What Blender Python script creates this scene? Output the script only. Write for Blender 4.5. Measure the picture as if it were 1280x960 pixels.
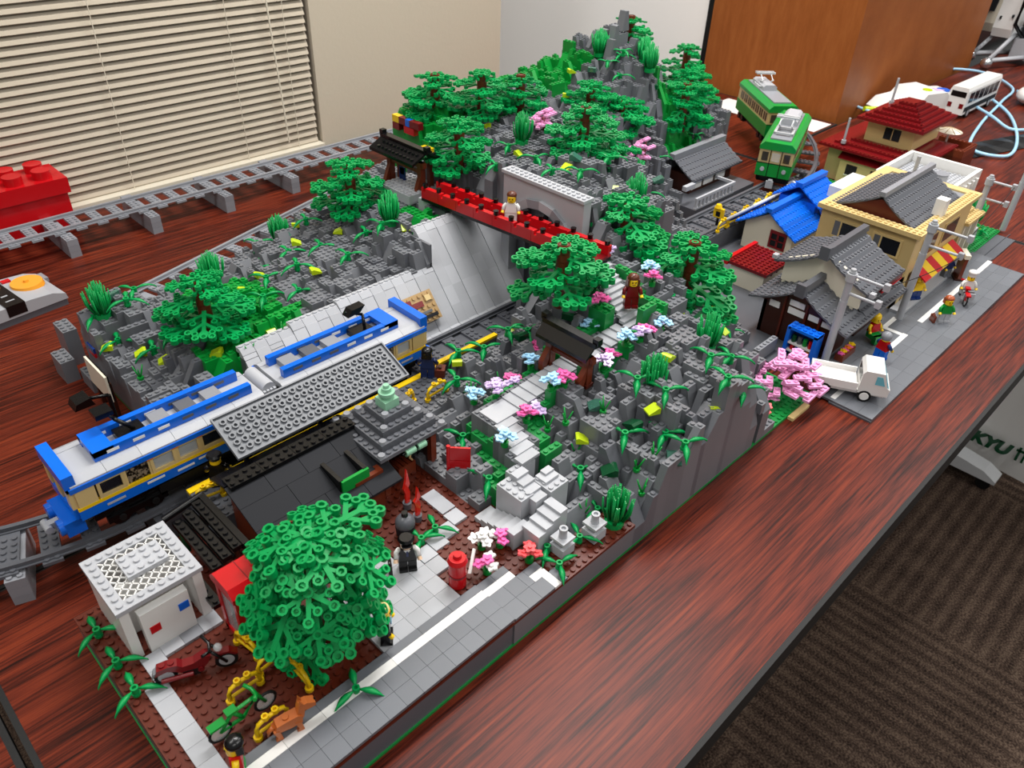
import bpy, math, random
from mathutils import Vector, Matrix
random.seed(7)
for o in list(bpy.data.objects): bpy.data.objects.remove(o)
scene = bpy.context.scene
COL = scene.collection
S = 0.008            # one stud = 8 mm; all coordinates below are in studs
TZ = 0.70            # table top height in metres
def W(x, y, z): return (x*S, y*S, z*S+TZ)
# ---------------------------------------------------------------- camera
CAMP = (-37.78166, -34.3071, 71.24678); YAW, PITCH, ROLL, FPX = 0.76311, 0.62837, 0.04131, 985.365
cy, sy, cp, sp = math.cos(YAW), math.sin(YAW), math.cos(PITCH), math.sin(PITCH)
FW = Vector((cy*cp, sy*cp, -sp)); RT0 = Vector((sy, -cy, 0)); UP0 = RT0.cross(FW)
RT = RT0*math.cos(ROLL)+UP0*math.sin(ROLL); UP = UP0*math.cos(ROLL)-RT0*math.sin(ROLL)
cam = bpy.data.cameras.new('camera'); camo = bpy.data.objects.new('camera', cam); COL.objects.link(camo)
camo.matrix_world = Matrix((( RT.x, UP.x, -FW.x, CAMP[0]*S), (RT.y, UP.y, -FW.y, CAMP[1]*S), (RT.z, UP.z, -FW.z, CAMP[2]*S+TZ), (0, 0, 0, 1)))
cam.sensor_width = 36; cam.lens = 36*FPX/1280; cam.clip_start = .01; cam.clip_end = 60
cam.dof.use_dof = True; cam.dof.focus_distance = 0.86; cam.dof.aperture_fstop = 16
scene.camera = camo
def pixx(x, y, z):
    d = Vector((x, y, z))-Vector(CAMP); return 640+FPX*d.dot(RT)/d.dot(FW)
# ---------------------------------------------------------------- light
scene.view_settings.view_transform = 'Standard'; scene.view_settings.look = 'None'
scene.view_settings.exposure = -0.16; scene.view_settings.gamma = 1.0; scene.view_settings.use_curve_mapping = False
wd = bpy.data.worlds.new('room_air'); scene.world = wd; wd.use_nodes = True
wd.node_tree.nodes['Background'].inputs[0].default_value = (1, .99, .97, 1)
wd.node_tree.nodes['Background'].inputs[1].default_value = 0.34
def ceiling_or_fill_lamp(x, y, p, w=1.2, d=.32):
    l = bpy.data.lights.new('ceiling_or_fill_lamp', 'AREA'); l.shape = 'RECTANGLE'; l.size = w; l.size_y = d; l.energy = p; l.color = (1, .985, .955)
    o = bpy.data.objects.new('ceiling_or_fill_lamp', l); COL.objects.link(o); o.location = (x, y, 2.65)
ceiling_or_fill_lamp(0.95, 0.5, 48); ceiling_or_fill_lamp(2.7, -.1, 34); ceiling_or_fill_lamp(-0.8, 0.5, 20)
ceiling_or_fill_lamp(1.25, 1.5, 14, .6, .3); ceiling_or_fill_lamp(0.95, -1.3, 22); ceiling_or_fill_lamp(2.7, -1.5, 20); ceiling_or_fill_lamp(-.8, -1.3, 14)  # first one is an unseen fill light, added to brighten the end wall
# ---------------------------------------------------------------- materials
M = {}
def lin(h):
    h = h.lstrip('#'); c = [int(h[i:i+2], 16)/255 for i in (0, 2, 4)]
    return tuple(((v+.055)/1.055)**2.4 if v > .04045 else v/12.92 for v in c)+(1,)
def mat(name, hexc, rough=.3, spec=.4, alpha=1, trans=0, metal=0, wear=.04):
    m = bpy.data.materials.new(name); m.use_nodes = True; nt = m.node_tree; b = nt.nodes['Principled BSDF']
    c = lin(hexc); b.inputs['Base Color'].default_value = c
    b.inputs['Roughness'].default_value = rough; b.inputs['Specular IOR Level'].default_value = spec
    b.inputs['Alpha'].default_value = alpha; b.inputs['Transmission Weight'].default_value = trans; b.inputs['Metallic'].default_value = metal
    if wear:
        oi = nt.nodes.new('ShaderNodeObjectInfo'); mr = nt.nodes.new('ShaderNodeMapRange'); mx = nt.nodes.new('ShaderNodeHueSaturation')
        mr.inputs[3].default_value = 1-wear*2; mr.inputs[4].default_value = 1+wear*2
        nt.links.new(oi.outputs['Random'], mr.inputs[0]); nt.links.new(mr.outputs[0], mx.inputs['Value'])
        mx.inputs['Color'].default_value = c; nt.links.new(mx.outputs[0], b.inputs['Base Color'])
    M[name] = m; return m
for n, h, r in [('green','#08964a',.3),('leaf','#02924a',.36),('dgreen','#0b4527',.2),('bgreen','#0a8a34',.28),('baseg','#12853c',.35),('rock','#6e7075',.34),('rockd','#5f6167',.34),('lgray','#abadb2',.32),('mgray','#888a90',.32),('road','#65686e',.4),('dgray','#595b61',.32),
                ('brown','#571f10',.36),('dbrown','#3a1a10',.32),('rbrown','#6e2f1a',.3),('red','#bd1018',.24),('dred','#700f14',.26),('blue','#0f66d8',.22),('dblue','#14306e',.25),('navy','#1c2a55',.3),('tan','#d0b67e',.32),('dtan','#a98a5c',.35),('yellow','#e8bf14',.28),('white','#e6e5e2',.28),('cream','#ddd5c2',.32),
                ('black','#08080a',.26),('tile','#232428',.5),('lime','#bcd41e',.25),('pink','#eaa2d0',.32),('hot','#e864a8',.3),('lav','#d5bce8',.3),('lblue','#a6d6f4',.3),('sand','#8fc3a4',.3),('orange','#e07a1c',.3),('skin','#f3c81a',.25),('flesh','#ecc7a6',.3),('hairb','#5a2c1a',.3),('ginger','#a4502a',.3),('blond','#e8cf8e',.3),('dogc','#b4602a',.35),('coral','#e8565a',.3),('steel','#c6c8ca',.25),('rubber','#0b0b0c',.6)]: mat(n, h, r)
mat('glass', '#dfe6ea', .08, .5, .35); mat('tglass', '#39c0d8', .06, .5, .6); mat('smoke', '#20242c', .1, .5, .75); mat('clear', '#e8eef0', .05, .6, .3); mat('tred', '#e0281c', .12, .6, .85); mat('torange', '#f0a030', .15, .6, .9); mat('tgreen', '#3a6a5a', .08, .7, .85); mat('chrome', '#cfd2d6', .15, .5, 1, 0, .9)
M['tile'].node_tree.nodes['Principled BSDF'].inputs['Specular IOR Level'].default_value = .12; M['tile'].node_tree.nodes['Principled BSDF'].inputs['Roughness'].default_value = .6
M['leaf'].node_tree.nodes['Principled BSDF'].inputs['Specular IOR Level'].default_value = .28
def nodes(m):
    nt = m.node_tree; return nt, nt.nodes, nt.links, nt.nodes['Principled BSDF']
def ramp(n, stops):
    r = n.new('ShaderNodeValToRGB'); e = r.color_ramp.elements
    e[0].position, e[0].color = stops[0][0], lin(stops[0][1]); e[1].position, e[1].color = stops[-1][0], lin(stops[-1][1])
    for p, c in stops[1:-1]:
        k = e.new(p); k.color = lin(c)
    return r
def wood(name, stops, scale=(1.2, 14, 14), amp=.05, rough=.3, rot=0):
    m = mat(name, '#602818', rough, .16, wear=0); nt, n, L, b = nodes(m)
    tc = n.new('ShaderNodeTexCoord'); mp = n.new('ShaderNodeMapping'); mp.inputs['Scale'].default_value = scale; mp.inputs['Rotation'].default_value = (0, 0, rot)
    L.new(tc.outputs['Object'], mp.inputs[0])
    n1 = n.new('ShaderNodeTexNoise'); n1.inputs['Scale'].default_value = 1.1; n1.inputs['Detail'].default_value = 3; n1.inputs['Distortion'].default_value = .7; L.new(mp.outputs[0], n1.inputs[0])
    mu = n.new('ShaderNodeMath'); mu.operation = 'MULTIPLY'; mu.inputs[1].default_value = 26; L.new(n1.outputs[0], mu.inputs[0])
    sn = n.new('ShaderNodeMath'); sn.operation = 'SINE'; L.new(mu.outputs[0], sn.inputs[0])
    mp2 = n.new('ShaderNodeMapping'); mp2.inputs['Scale'].default_value = (scale[0]*4, scale[1]*20, scale[2]*20); mp2.inputs['Rotation'].default_value = (0, 0, rot); L.new(tc.outputs['Object'], mp2.inputs[0])
    n2 = n.new('ShaderNodeTexNoise'); n2.inputs['Scale'].default_value = 1; n2.inputs['Detail'].default_value = 6; n2.inputs['Roughness'].default_value = .7; L.new(mp2.outputs[0], n2.inputs[0])
    a = n.new('ShaderNodeMath'); a.operation = 'MULTIPLY_ADD'; a.inputs[1].default_value = amp; L.new(sn.outputs[0], a.inputs[0]); L.new(n2.outputs[0], a.inputs[2])
    r = ramp(n, stops); L.new(a.outputs[0], r.inputs[0]); L.new(r.outputs[0], b.inputs['Base Color'])
wood('rosewood', [(.32, '#1a0906'), (.43, '#42160d'), (.55, '#622415'), (.72, '#7c331b')], scale=(2.2, 16, 16), amp=.05, rough=.36)
wood('panelwood', [(.2, '#84481f'), (.5, '#945428'), (.8, '#a06030')], scale=(3, 3, .6), rough=.45)
def carpet():
    m = mat('carpet', '#3a2e28', .95, .1, wear=0); nt, n, L, b = nodes(m)
    tc = n.new('ShaderNodeTexCoord'); sx = n.new('ShaderNodeSeparateXYZ'); L.new(tc.outputs['Object'], sx.inputs[0])
    ck = n.new('ShaderNodeTexChecker'); ck.inputs['Scale'].default_value = 2; L.new(tc.outputs['Object'], ck.inputs[0])
    def st(axis, f):
        u = n.new('ShaderNodeMath'); u.operation = 'MULTIPLY'; u.inputs[1].default_value = f; L.new(sx.outputs[axis], u.inputs[0])
        s = n.new('ShaderNodeMath'); s.operation = 'SINE'; L.new(u.outputs[0], s.inputs[0]); return s
    mx = n.new('ShaderNodeMix'); L.new(ck.outputs['Fac'], mx.inputs[0]); L.new(st(0, 210).outputs[0], mx.inputs[2]); L.new(st(1, 210).outputs[0], mx.inputs[3])
    nz = n.new('ShaderNodeTexNoise'); nz.inputs['Scale'].default_value = 260; nz.inputs['Detail'].default_value = 4; L.new(tc.outputs['Object'], nz.inputs[0])
    nb = n.new('ShaderNodeTexNoise'); nb.inputs['Scale'].default_value = 22; L.new(tc.outputs['Object'], nb.inputs[0])
    a = n.new('ShaderNodeMath'); a.operation = 'MULTIPLY_ADD'; a.inputs[1].default_value = .07; L.new(mx.outputs[0], a.inputs[0]); L.new(nz.outputs[0], a.inputs[2])
    a2 = n.new('ShaderNodeMath'); a2.operation = 'MULTIPLY_ADD'; a2.inputs[1].default_value = .25; L.new(nb.outputs[0], a2.inputs[0]); L.new(a.outputs[0], a2.inputs[2])
    r = ramp(n, [(.42, '#241c18'), (.62, '#463830'), (.85, '#6a594c')]); L.new(a2.outputs[0], r.inputs[0]); L.new(r.outputs[0], b.inputs['Base Color'])
    bp = n.new('ShaderNodeBump'); bp.inputs['Strength'].default_value = .5; bp.inputs['Distance'].default_value = .004; L.new(a.outputs[0], bp.inputs['Height']); L.new(bp.outputs[0], b.inputs['Normal'])
carpet()
def wallpaper(name, h):
    m = mat(name, h, .85, .2, wear=0); nt, n, L, b = nodes(m)
    tc = n.new('ShaderNodeTexCoord'); nz = n.new('ShaderNodeTexNoise'); nz.inputs['Scale'].default_value = 120; nz.inputs['Detail'].default_value = 3; L.new(tc.outputs['Object'], nz.inputs[0])
    bp = n.new('ShaderNodeBump'); bp.inputs['Strength'].default_value = .15; bp.inputs['Distance'].default_value = .002; L.new(nz.outputs[0], bp.inputs['Height']); L.new(bp.outputs[0], b.inputs['Normal'])
wallpaper('wallp', '#c8bdaa'); wallpaper('wallw', '#f4f0ec'); wallpaper('blindm', '#bdb2a0')
def sparkle(name, h1, h2):
    m = mat(name, h1, .3, .5, wear=0); nt, n, L, b = nodes(m)
    tc = n.new('ShaderNodeTexCoord'); v = n.new('ShaderNodeTexNoise'); v.inputs['Scale'].default_value = 420; L.new(tc.outputs['Object'], v.inputs[0])
    r = ramp(n, [(.48, h1), (.56, h2)]); L.new(v.outputs[0], r.inputs[0]); L.new(r.outputs[0], b.inputs['Base Color'])
sparkle('crowd', '#16120e', '#8a7a66'); sparkle('glitter', '#3a2226', '#8a7074')
# ---------------------------------------------------------------- mesh helpers (stud units)
class MB:
    def __init__(s): s.v = []; s.f = []; s.m = []; s.sm = []; s.M = None
    def vt(s, p):
        if s.M is not None: p = s.M @ Vector(p)
        s.v.append((p[0]*S, p[1]*S, p[2]*S)); return len(s.v)-1
    def face(s, idx, m, sm=False): s.f.append(idx); s.m.append(m); s.sm.append(sm)
    def poly(s, pts, m, sm=False): s.face([s.vt(p) for p in pts], m, sm)
    def box(s, x0, y0, z0, x1, y1, z1, m='lgray'):
        a = [s.vt(p) for p in ((x0,y0,z0),(x1,y0,z0),(x1,y1,z0),(x0,y1,z0),(x0,y0,z1),(x1,y0,z1),(x1,y1,z1),(x0,y1,z1))]
        for q in ((3,2,1,0),(4,5,6,7),(0,1,5,4),(1,2,6,5),(2,3,7,6),(3,0,4,7)): s.face([a[i] for i in q], m)
        return s
    def cyl(s, p0, p1, r0, r1=None, m='lgray', n=10, cap=True):
        if r1 is None: r1 = r0
        p0, p1 = Vector(p0), Vector(p1); d = (p1-p0).normalized()
        u = d.orthogonal().normalized() if abs(d.z) < .999 else Vector((1, 0, 0)); w = d.cross(u)
        def ring(p, r): return [p+(u*math.cos(6.28319*i/n)+w*math.sin(6.28319*i/n))*r for i in range(n)]
        A, B = ring(p0, r0), ring(p1, r1); a = [s.vt(p) for p in A]; b = [s.vt(p) for p in B]
        for i in range(n): j = (i+1) % n; s.face([a[i], a[j], b[j], b[i]], m, True)
        if cap:
            if r1 > 1e-4: s.poly(B, m)
            if r0 > 1e-4: s.poly(A[::-1], m)
        return s
    def stud(s, x, y, z, m, n=8):
        s.cyl((x, y, z), (x, y, z+.21), .3, .3, m, n, False); s.poly([(x+.3*math.cos(6.28319*i/n), y+.3*math.sin(6.28319*i/n), z+.21) for i in range(n)], m); return s
    def brick(s, x0, y0, z0, w, d, h, m='rock', studs=True):
        s.box(x0, y0, z0, x0+w, y0+d, z0+h, m)
        if studs:
            for i in range(int(w)):
                for j in range(int(d)): s.stud(x0+.5+i, y0+.5+j, z0+h, m)
        return s
    def prism(s, pts, ax, a, b, m):
        def P3(q, c): return (c, q[0], q[1]) if ax == 'x' else ((q[0], c, q[1]) if ax == 'y' else (q[0], q[1], c))
        n = len(pts); A = [s.vt(P3(q, a)) for q in pts]; B = [s.vt(P3(q, b)) for q in pts]
        for i in range(n): j = (i+1) % n; s.face([A[i], A[j], B[j], B[i]], m)
        s.face(A[::-1], m); s.face(B, m); return s
    def sphere(s, c, r, m, nu=12, nv=8, sx=1, sy=1, sz=1):
        rows = []
        for j in range(nv+1):
            t = math.pi*j/nv; rows.append([s.vt((c[0]+sx*r*math.sin(t)*math.cos(6.28319*i/nu), c[1]+sy*r*math.sin(t)*math.sin(6.28319*i/nu), c[2]+sz*r*math.cos(t))) for i in range(nu)])
        for j in range(nv):
            for i in range(nu): k = (i+1) % nu; s.face([rows[j][i], rows[j+1][i], rows[j+1][k], rows[j][k]], m, True)
        return s
    def tube(s, pts, r, m, n=8, closed=False):
        pts = [Vector(p) for p in pts]; N = len(pts); rings = []
        for i, p in enumerate(pts):
            d = (pts[(i+1) % N if closed else min(i+1, N-1)]-pts[i-1 if (closed or i > 0) else 0]).normalized()
            ref = Vector((0, 0, 1)) if abs(d.z) < .9 else Vector((0, 1, 0)); u = d.cross(ref).normalized(); w = u.cross(d)
            rr = r[i] if isinstance(r, (list, tuple)) else r
            rings.append([s.vt(p+(u*math.cos(6.28319*k/n)+w*math.sin(6.28319*k/n))*rr) for k in range(n)])
        for i in range(N if closed else N-1):
            a, b = rings[i], rings[(i+1) % N]
            for k in range(n): j = (k+1) % n; s.face([a[k], b[k], b[j], a[j]], m, True)
        if not closed: s.face(rings[0], m); s.face(rings[-1][::-1], m)
        return s
    def mesh(s, name):
        me = bpy.data.meshes.new(name); me.from_pydata(s.v, [], s.f); names = list(dict.fromkeys(s.m))
        for k in names: me.materials.append(M[k])
        ix = {k: i for i, k in enumerate(names)}
        me.polygons.foreach_set('material_index', [ix[k] for k in s.m]); me.polygons.foreach_set('use_smooth', s.sm)
        me.update(); return me
def put(name, me, parent=None, loc=(0, 0, 0), rot=(0, 0, 0), sc=None):
    if isinstance(me, MB): me = me.mesh(name)
    o = bpy.data.objects.new(name, me); COL.objects.link(o)
    if parent is None: o.location = W(*loc)
    else: o.parent = parent; o.location = (loc[0]*S, loc[1]*S, loc[2]*S)
    o.rotation_euler = rot
    if sc: o.scale = (sc, sc, sc) if not isinstance(sc, tuple) else sc
    return o
def tag(o, label=None, cat=None, group=None, kind=None):
    if label: o['label'] = label
    if cat: o['category'] = cat
    if group: o['group'] = group
    if kind: o['kind'] = kind
    return o
def thing(name, label, cat, loc=(0, 0, 0), rz=0, group=None):
    o = bpy.data.objects.new(name, None); COL.objects.link(o); o.location = W(*loc); o.rotation_euler = (0, 0, rz); o.empty_display_size = .005
    return tag(o, label, cat, group)
def solo(name, label, cat, me, loc=(0, 0, 0), rz=0, group=None, kind=None): return tag(put(name, me, None, loc, (0, 0, rz)), label, cat, group, kind)
def struct(name, me, loc=(0, 0, 0), parent=None):
    o = put(name, me, parent, loc)
    if parent is None: o['kind'] = 'structure'
    return o
_bc = {}
def bm_(w, d, h, m, studs=True):
    k = (w, d, round(h, 2), m, studs)
    if k not in _bc: _bc[k] = MB().brick(0, 0, 0, w, d, h, m, studs).mesh('brick')
    return _bc[k]
def box_(x0, y0, z0, x1, y1, z1, m): return MB().box(x0, y0, z0, x1, y1, z1, m)
ORD = ['first','second','third','fourth','fifth','sixth','seventh','eighth','ninth','tenth','eleventh','twelfth','thirteenth','fourteenth','fifteenth','sixteenth','seventeenth','eighteenth','nineteenth','twentieth','twenty-first','twenty-second','twenty-third','twenty-fourth','twenty-fifth']
ZONES = {}
def zone(o, key, fmt, xyz): ZONES.setdefault(key, []).append((pixx(*xyz), o, fmt))
def finish_zones():
    for key, L in ZONES.items():
        L.sort(key=lambda t: t[0])
        for i, (_, o, fmt) in enumerate(L):
            if len(L) == 1: o['label'] = fmt.replace('{n} from left of the ', '').replace('{n} ', '')
            else: o['label'] = fmt.format(n='leftmost' if i == 0 else 'rightmost' if i == len(L)-1 else ORD[i]+' from left') if '{n} from' not in fmt else fmt.format(n=ORD[i])
            o['group'] = key
# ================================================================ the room
FL = -TZ/S
struct('floor', box_(-420, -420, FL-2, 620, 260, FL, 'carpet'))
# window wall behind a blind, pillar, end wall, brown partition
YW = 141.0
struct('wall_left', MB().box(-420, YW+6, FL, 71, YW+10, 240, 'wallp').box(71, YW-.5, FL, 134, YW+10, 240, 'wallp'))
w1 = struct('window_1', MB().box(-300, YW+2, -2, 71, YW+6, 0.2, 'cream').box(-300, YW+4.6, 0.2, 71, YW+6, 110, 'smoke'))
put('window_sill', box_(-300, YW-2.2, -1.2, 70.5, YW+2, 1.0, 'cream'), w1)
sl = MB(); ang = .95
prof = [(-1.1, 0), (-.4, .16), (.4, .16), (1.1, 0)]
q = [(a*math.cos(ang)-b*math.sin(ang), a*math.sin(ang)+b*math.cos(ang)) for a, b in prof]
q = q+[(a+.04, b-.1) for a, b in q[::-1]]
sl.prism(q, 'x', -120, 70, 'blindm'); slm = sl.mesh('slat')
for k in range(42): put('slat', slm, w1, (0, YW+.6, 2.2+k*1.75))
put('bottom_rail', box_(-120, YW+.1, .9, 70, YW+1.1, 1.6, 'blindm'), w1)
for x in (-6, 22, 50, 64): put('ladder_cord', MB().cyl((x, YW-.7, 1), (x, YW-.7, 75), .09, .09, 'cream', 6), w1)
put('tilt_wand', MB().cyl((61, YW-1.2, 3), (58.5, YW-1.2, 75), .22, .22, 'cream', 6), w1)
struct('wall_back', box_(198, 112, FL, 202, 260, 240, 'wallw'))
tr = struct('trim_1', MB().box(197.3, 110, FL, 198.4, 112, 240, 'black'))
struct('wall_right', MB().box(197, 62.5, FL, 204, 110, 240, 'panelwood').box(204, 62.5, FL, 305, 69, 240, 'panelwood'))
struct('door_1', MB().box(305, 66, FL, 420, 72, 240, 'black'))
# ---- tables
def table(label, x0, x1, y0, y1, inset=22):
    t = thing('folding_table', label, 'table', ((x0+x1)/2, (y0+y1)/2, FL), 0, 'meeting room tables')
    cx, cyy = (x0+x1)/2, (y0+y1)/2; hf = (y1-y0)*(.47 if 75 < y1-y0 < 85 else .18)
    put('tabletop', box_(x0+.6-cx, y0+.6-cyy, -FL-3.2, x1-.6-cx, y1-.25-cyy, -FL, 'rosewood'), t)
    e = MB(); b, tp = -FL-3.4, -FL-.02
    for a in ((x0, y0, x1, y0+.6), (x0, y1-.25, x1, y1), (x0, y0+.6, x0+.6, y1-.25), (x1-.6, y0+.6, x1, y1-.25)): e.box(a[0]-cx, a[1]-cyy, b, a[2]-cx, a[3]-cyy, tp, 'rubber')
    put('edge_band', e, t)
    for sx in (-1, 1):
        X = sx*((x1-x0)/2-inset)
        put('leg', MB().cyl((X, 0, 8), (X, 0, -FL-3.2), 3, 3, 'steel', 12), t)
        f = MB().prism([(-hf, 5), (-hf+4, 7), (-6, 11), (6, 11), (hf-4, 7), (hf, 5), (hf, 4), (-hf, 4)], 'x', X-3, X+3, 'steel')
        ft = put('foot', f, t)
        for yy in (3-hf, hf-3): put('caster', MB().cyl((X-1.6, yy, 2), (X+1.6, yy, 2), 2, 2, 'rubber', 14).box(X-1.2, yy-1.2, 2.5, X+1.2, yy+1.2, 4.2, 'rubber'), ft)
    return t
table('dark red wood table carrying the front half of the toy town', -40.4, 150, -20.2, 44)
table('dark red wood table under the window, behind the toy mountain', -40.4, 150, 44.2, 137.5)
table('dark red wood table carrying the white toy bus at the far right', 150.3, 408, -20.2, 60.6, 37.5)
table('dark table corner with white paper sheets beside the wooden partition', 150.3, 195.5, 61, 111)
table('reddish table past the black gap at the bottom left corner', -265, -41.0, -20.2, 60.6)
# ---- white banner with green letters
bn = thing('banner', 'white banner with green capital letters hanging beyond the table edge', 'banner', (196, -20, FL))
ban = MB(); NB = 24
for i in range(NB):
    y0, y1 = -46+92*i/NB, -46+92*(i+1)/NB
    xx = lambda y: .7*math.sin(y*.15)
    a, b = [(xx(y0), y0, 2), (xx(y1), y1, 2), (xx(y1), y1, 74), (xx(y0), y0, 74)], .2
    ban.poly(a[::-1], 'white', True); ban.poly([(p[0]+b, p[1], p[2]) for p in a], 'white', True)
put('cloth', ban, bn)
def text(name, body, parent, loc, size, m, rot, ext=.05, shear=0, off=0.0):
    c = bpy.data.curves.new(name, 'FONT'); c.body = body; c.size = size*S; c.extrude = ext*S; c.shear = shear; c.offset = off*S
    o = bpy.data.objects.new(name, c); COL.objects.link(o); dg = bpy.context.evaluated_depsgraph_get(); dg.update()
    me = bpy.data.meshes.new_from_object(o.evaluated_get(dg)); me.materials.clear(); me.materials.append(M[m]); bpy.data.objects.remove(o)
    return put(name, me, parent, loc, rot)
MR = Matrix(((0, 0, -1), (-1, 0, 0), (0, 1, 0))).to_euler()
text('letters', 'KYU', bn, (-.95, 14.6, 8.6), 5.4, 'dgreen', MR, .08, .25, .34)
put('letter_stroke', MB().box(-1.1, 1.0, 8.4, -.9, 1.7, 13.2, 'dgreen').box(-1.1, -1.6, 11.6, -.9, 2.2, 12.3, 'dgreen').box(-1.1, -.6, 8.4, -.9, 0, 13.6, 'dgreen'), bn)
put('letter_stroke', MB().prism([(-2, 46), (4, 46), (-8, 50), (-10, 50)], 'x', -1.1, -.9, 'dgreen'), bn)
# ================================================================ terrain
T1=[(8,15,5),(8,30,6),(14,5,4.6),(20,0,5),(28,0,9),(33,0,12.4),(38,0,16),(42,0,13.5),(47.5,0,8),(52,0,2.5),(12,12,7),(18,19,9.5),(20,8,8),(25.5,16,11.2),(26,8,10.5),(33,17,13),(33,8,13.6),(38,18,14),(40,10,16),(42,20,16.5),(45,28,19.6),(46,35,19.5),(20,30,7),(30,31,8.5),(30,25,11),(38,33,9.5),(38,26,15),(41,35,12),(50,10,13),(54,8,9),(58,8,4),(61,0,1.2),(62,10,2),(52,22,17),(58,20,11),(62,20,5),(60,30,14),(66,30,6),(64,34,9),(52,34,20),(30,37,6),(70,18,3),(70,28,4),(10,22,5.5),(14,26,6.5)]
T2=[(-12,50,5),(-12,62,6),(-12,70,6.5),(-12,73,9),(-12,77,11.5),(-12,80,9),(-6,76,11.5),(0,54,9.8),(0,60,10.5),(0,72,11),(0,76,9.5),(0,80,7),(12,54,11.4),(12,65,11),(12,76,9.5),(13,84,6.5),(25,54,12),(25,65,12.4),(25,78,10.5),(25,88,6.5),(37,59,16.8),(38,64,16.4),(37,75,15),(35,82,11.5),(37,90,8),(45,59,16.6),(45,66,16.5),(48,80,17),(50,98,10)]
T3=[(50,53,24),(50,45,24),(50,37,23),(52,65,20),(55,80,18),(55,93,18),(60,90,23),(65,85,24),(75,85,24),(60,45,25),(70,45,24),(80,45,17),(85,46,11),(90,46,7),(95,52,8),(100,53,6),(85,52,14),(70,60,25),(80,65,24),(90,65,22),(100,60,14),(110,60,10),(120,60,7),(132,60,4),(100,72,24),(110,72,27),(118,75,25),(125,72,16),(133,75,15),(110,80,34),(108,84,31),(104,78,29),(116,82,28),(122,85,22),(135,85,17),(141,79,17),(146,73,12),(110,100,10),(80,100,14),(140,95,8),(140,69,10),(147,67,5),(65,98,20),(92,85,25),(60,37,22),(70,37,17),(80,37,9),(86,38,5)]
def H(P,x,y,p=3.2):
    a=b=0
    for X,Y,Z in P:
        d=((x-X)**2+(y-Y)**2)+.3
        w=d**(-p/2); a+=w*Z; b+=w
    return a/b
def ter(x,y):
    """terrain height or None"""
    if 8<=x<=71 and 0<=y<(36.4 if x<38 else 38 if x<50 else 36) and not (x>=53 and y<7) and not(x<20 and y<4) and not(x<23 and y>31) and not (x>62 and y<15): return H(T1,x,y)
    if -12<=x<50 and (53 if x<34 else 58)<=y<min(81+.3*x,90) and not (y<51 and x<0): return H(T2,x,y)
    if 50<=x<148 and y<104 and not (y>79 and x<57) and not (y>92 and x<72) and y>=(36 if x<88 else 52 if x<103 else 60 if x<128 else 62+(x-128)*.4): return H(T3,x,y)
    return None

PATH = []       # (x0,y0,x1,y1,z)
def flight(a, b, z0, z1, n, along, w):
    for i in range(n):
        t0, t1 = i/n, (i+1)/n; z = z0+(z1-z0)*(i+.5)/n
        x0, y0 = a[0]+(b[0]-a[0])*t0, a[1]+(b[1]-a[1])*t0; x1, y1 = a[0]+(b[0]-a[0])*t1, a[1]+(b[1]-a[1])*t1
        if along == 'x': PATH.append((min(x0, x1), (y0+y1)/2-w/2, max(x0, x1), (y0+y1)/2+w/2, z))
        else: PATH.append(((x0+x1)/2-w/2, min(y0, y1), (x0+x1)/2+w/2, max(y0, y1), z))
flight((8, 13.4), (8, 7), 4.5, 6.6, 6, 'y', 2.6)
flight((8.2, 5.9), (13, 6.1), 6.6, 8.2, 4, 'x', 2.6)
flight((11.6, 7.6), (12.2, 12.2), 8.2, 9.6, 4, 'y', 1.9)
flight((14.4, 12.2), (16.8, 19), 9.6, 10.4, 5, 'y', 3)
flight((15.5, 20.4), (19.5, 20.6), 10.4, 10.6, 1, 'x', 3.2)
flight((19.5, 20.6), (33, 20.2), 10.6, 12.6, 9, 'x', 3.2)
flight((33, 20), (40.2, 19), 12.6, 14, 5, 'x', 3.2)
flight((41.8, 18.5), (45.2, 28.3), 14, 18.3, 11, 'y', 4)
PATHB = {}
for (a, b, c, d, z) in PATH:
    for i in range(int(math.floor(a)), int(math.ceil(c))):
        for j in range(int(math.floor(b)), int(math.ceil(d))): PATHB[(i, j)] = min(PATHB.get((i, j), 99), z)
TOP = {}
def green_zone(x, y):
    if 49 < y < 74 and abs((x-5)-(y-60)*.15) < 8-(y-56)*.12+1.2*math.sin(y): return True
    if 55 < x < 72 and y > 80: return True
    if 36 < x < 42 and 58 < y < 66: return True
    if 88 < x < 104 and y > 78: return True
    if 112 < x < 124 and 58 < y < 72: return True
    return False
def gpath(x, y): return any(a-2 < x < c+2 and b-2 < y < d+2 for a, b, c, d, z in PATH[13:])
SLOPEM = {}
def slope_mesh(w, d, h, m, face):
    """tall brick with a steep sloping front and one row of studs; face -y or -x"""
    k = (w, d, round(h, 1), m, face)
    if k in SLOPEM: return SLOPEM[k]
    b = MB(); L = d if face == 'y' else w; dr = min(3.2, h*.8)
    pr = [(0, 0), (L, 0), (L, h), (L-1, h), (0, h-dr)]
    if face == 'y': b.prism(pr, 'x', 0, w, m); [b.stud(i+.5, L-.5, h, m) for i in range(int(w))]
    else: b.prism([(p[0], p[1]) for p in pr], 'y', 0, d, m); [b.stud(L-.5, j+.5, h, m) for j in range(int(d))]
    SLOPEM[k] = b.mesh('slope_brick'); return SLOPEM[k]
SLOTS = {(26, 0): 6.5, (29, 0): 6.5, (43, 0): 9, (44, 0): 9, (47, 0): 6}
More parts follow.
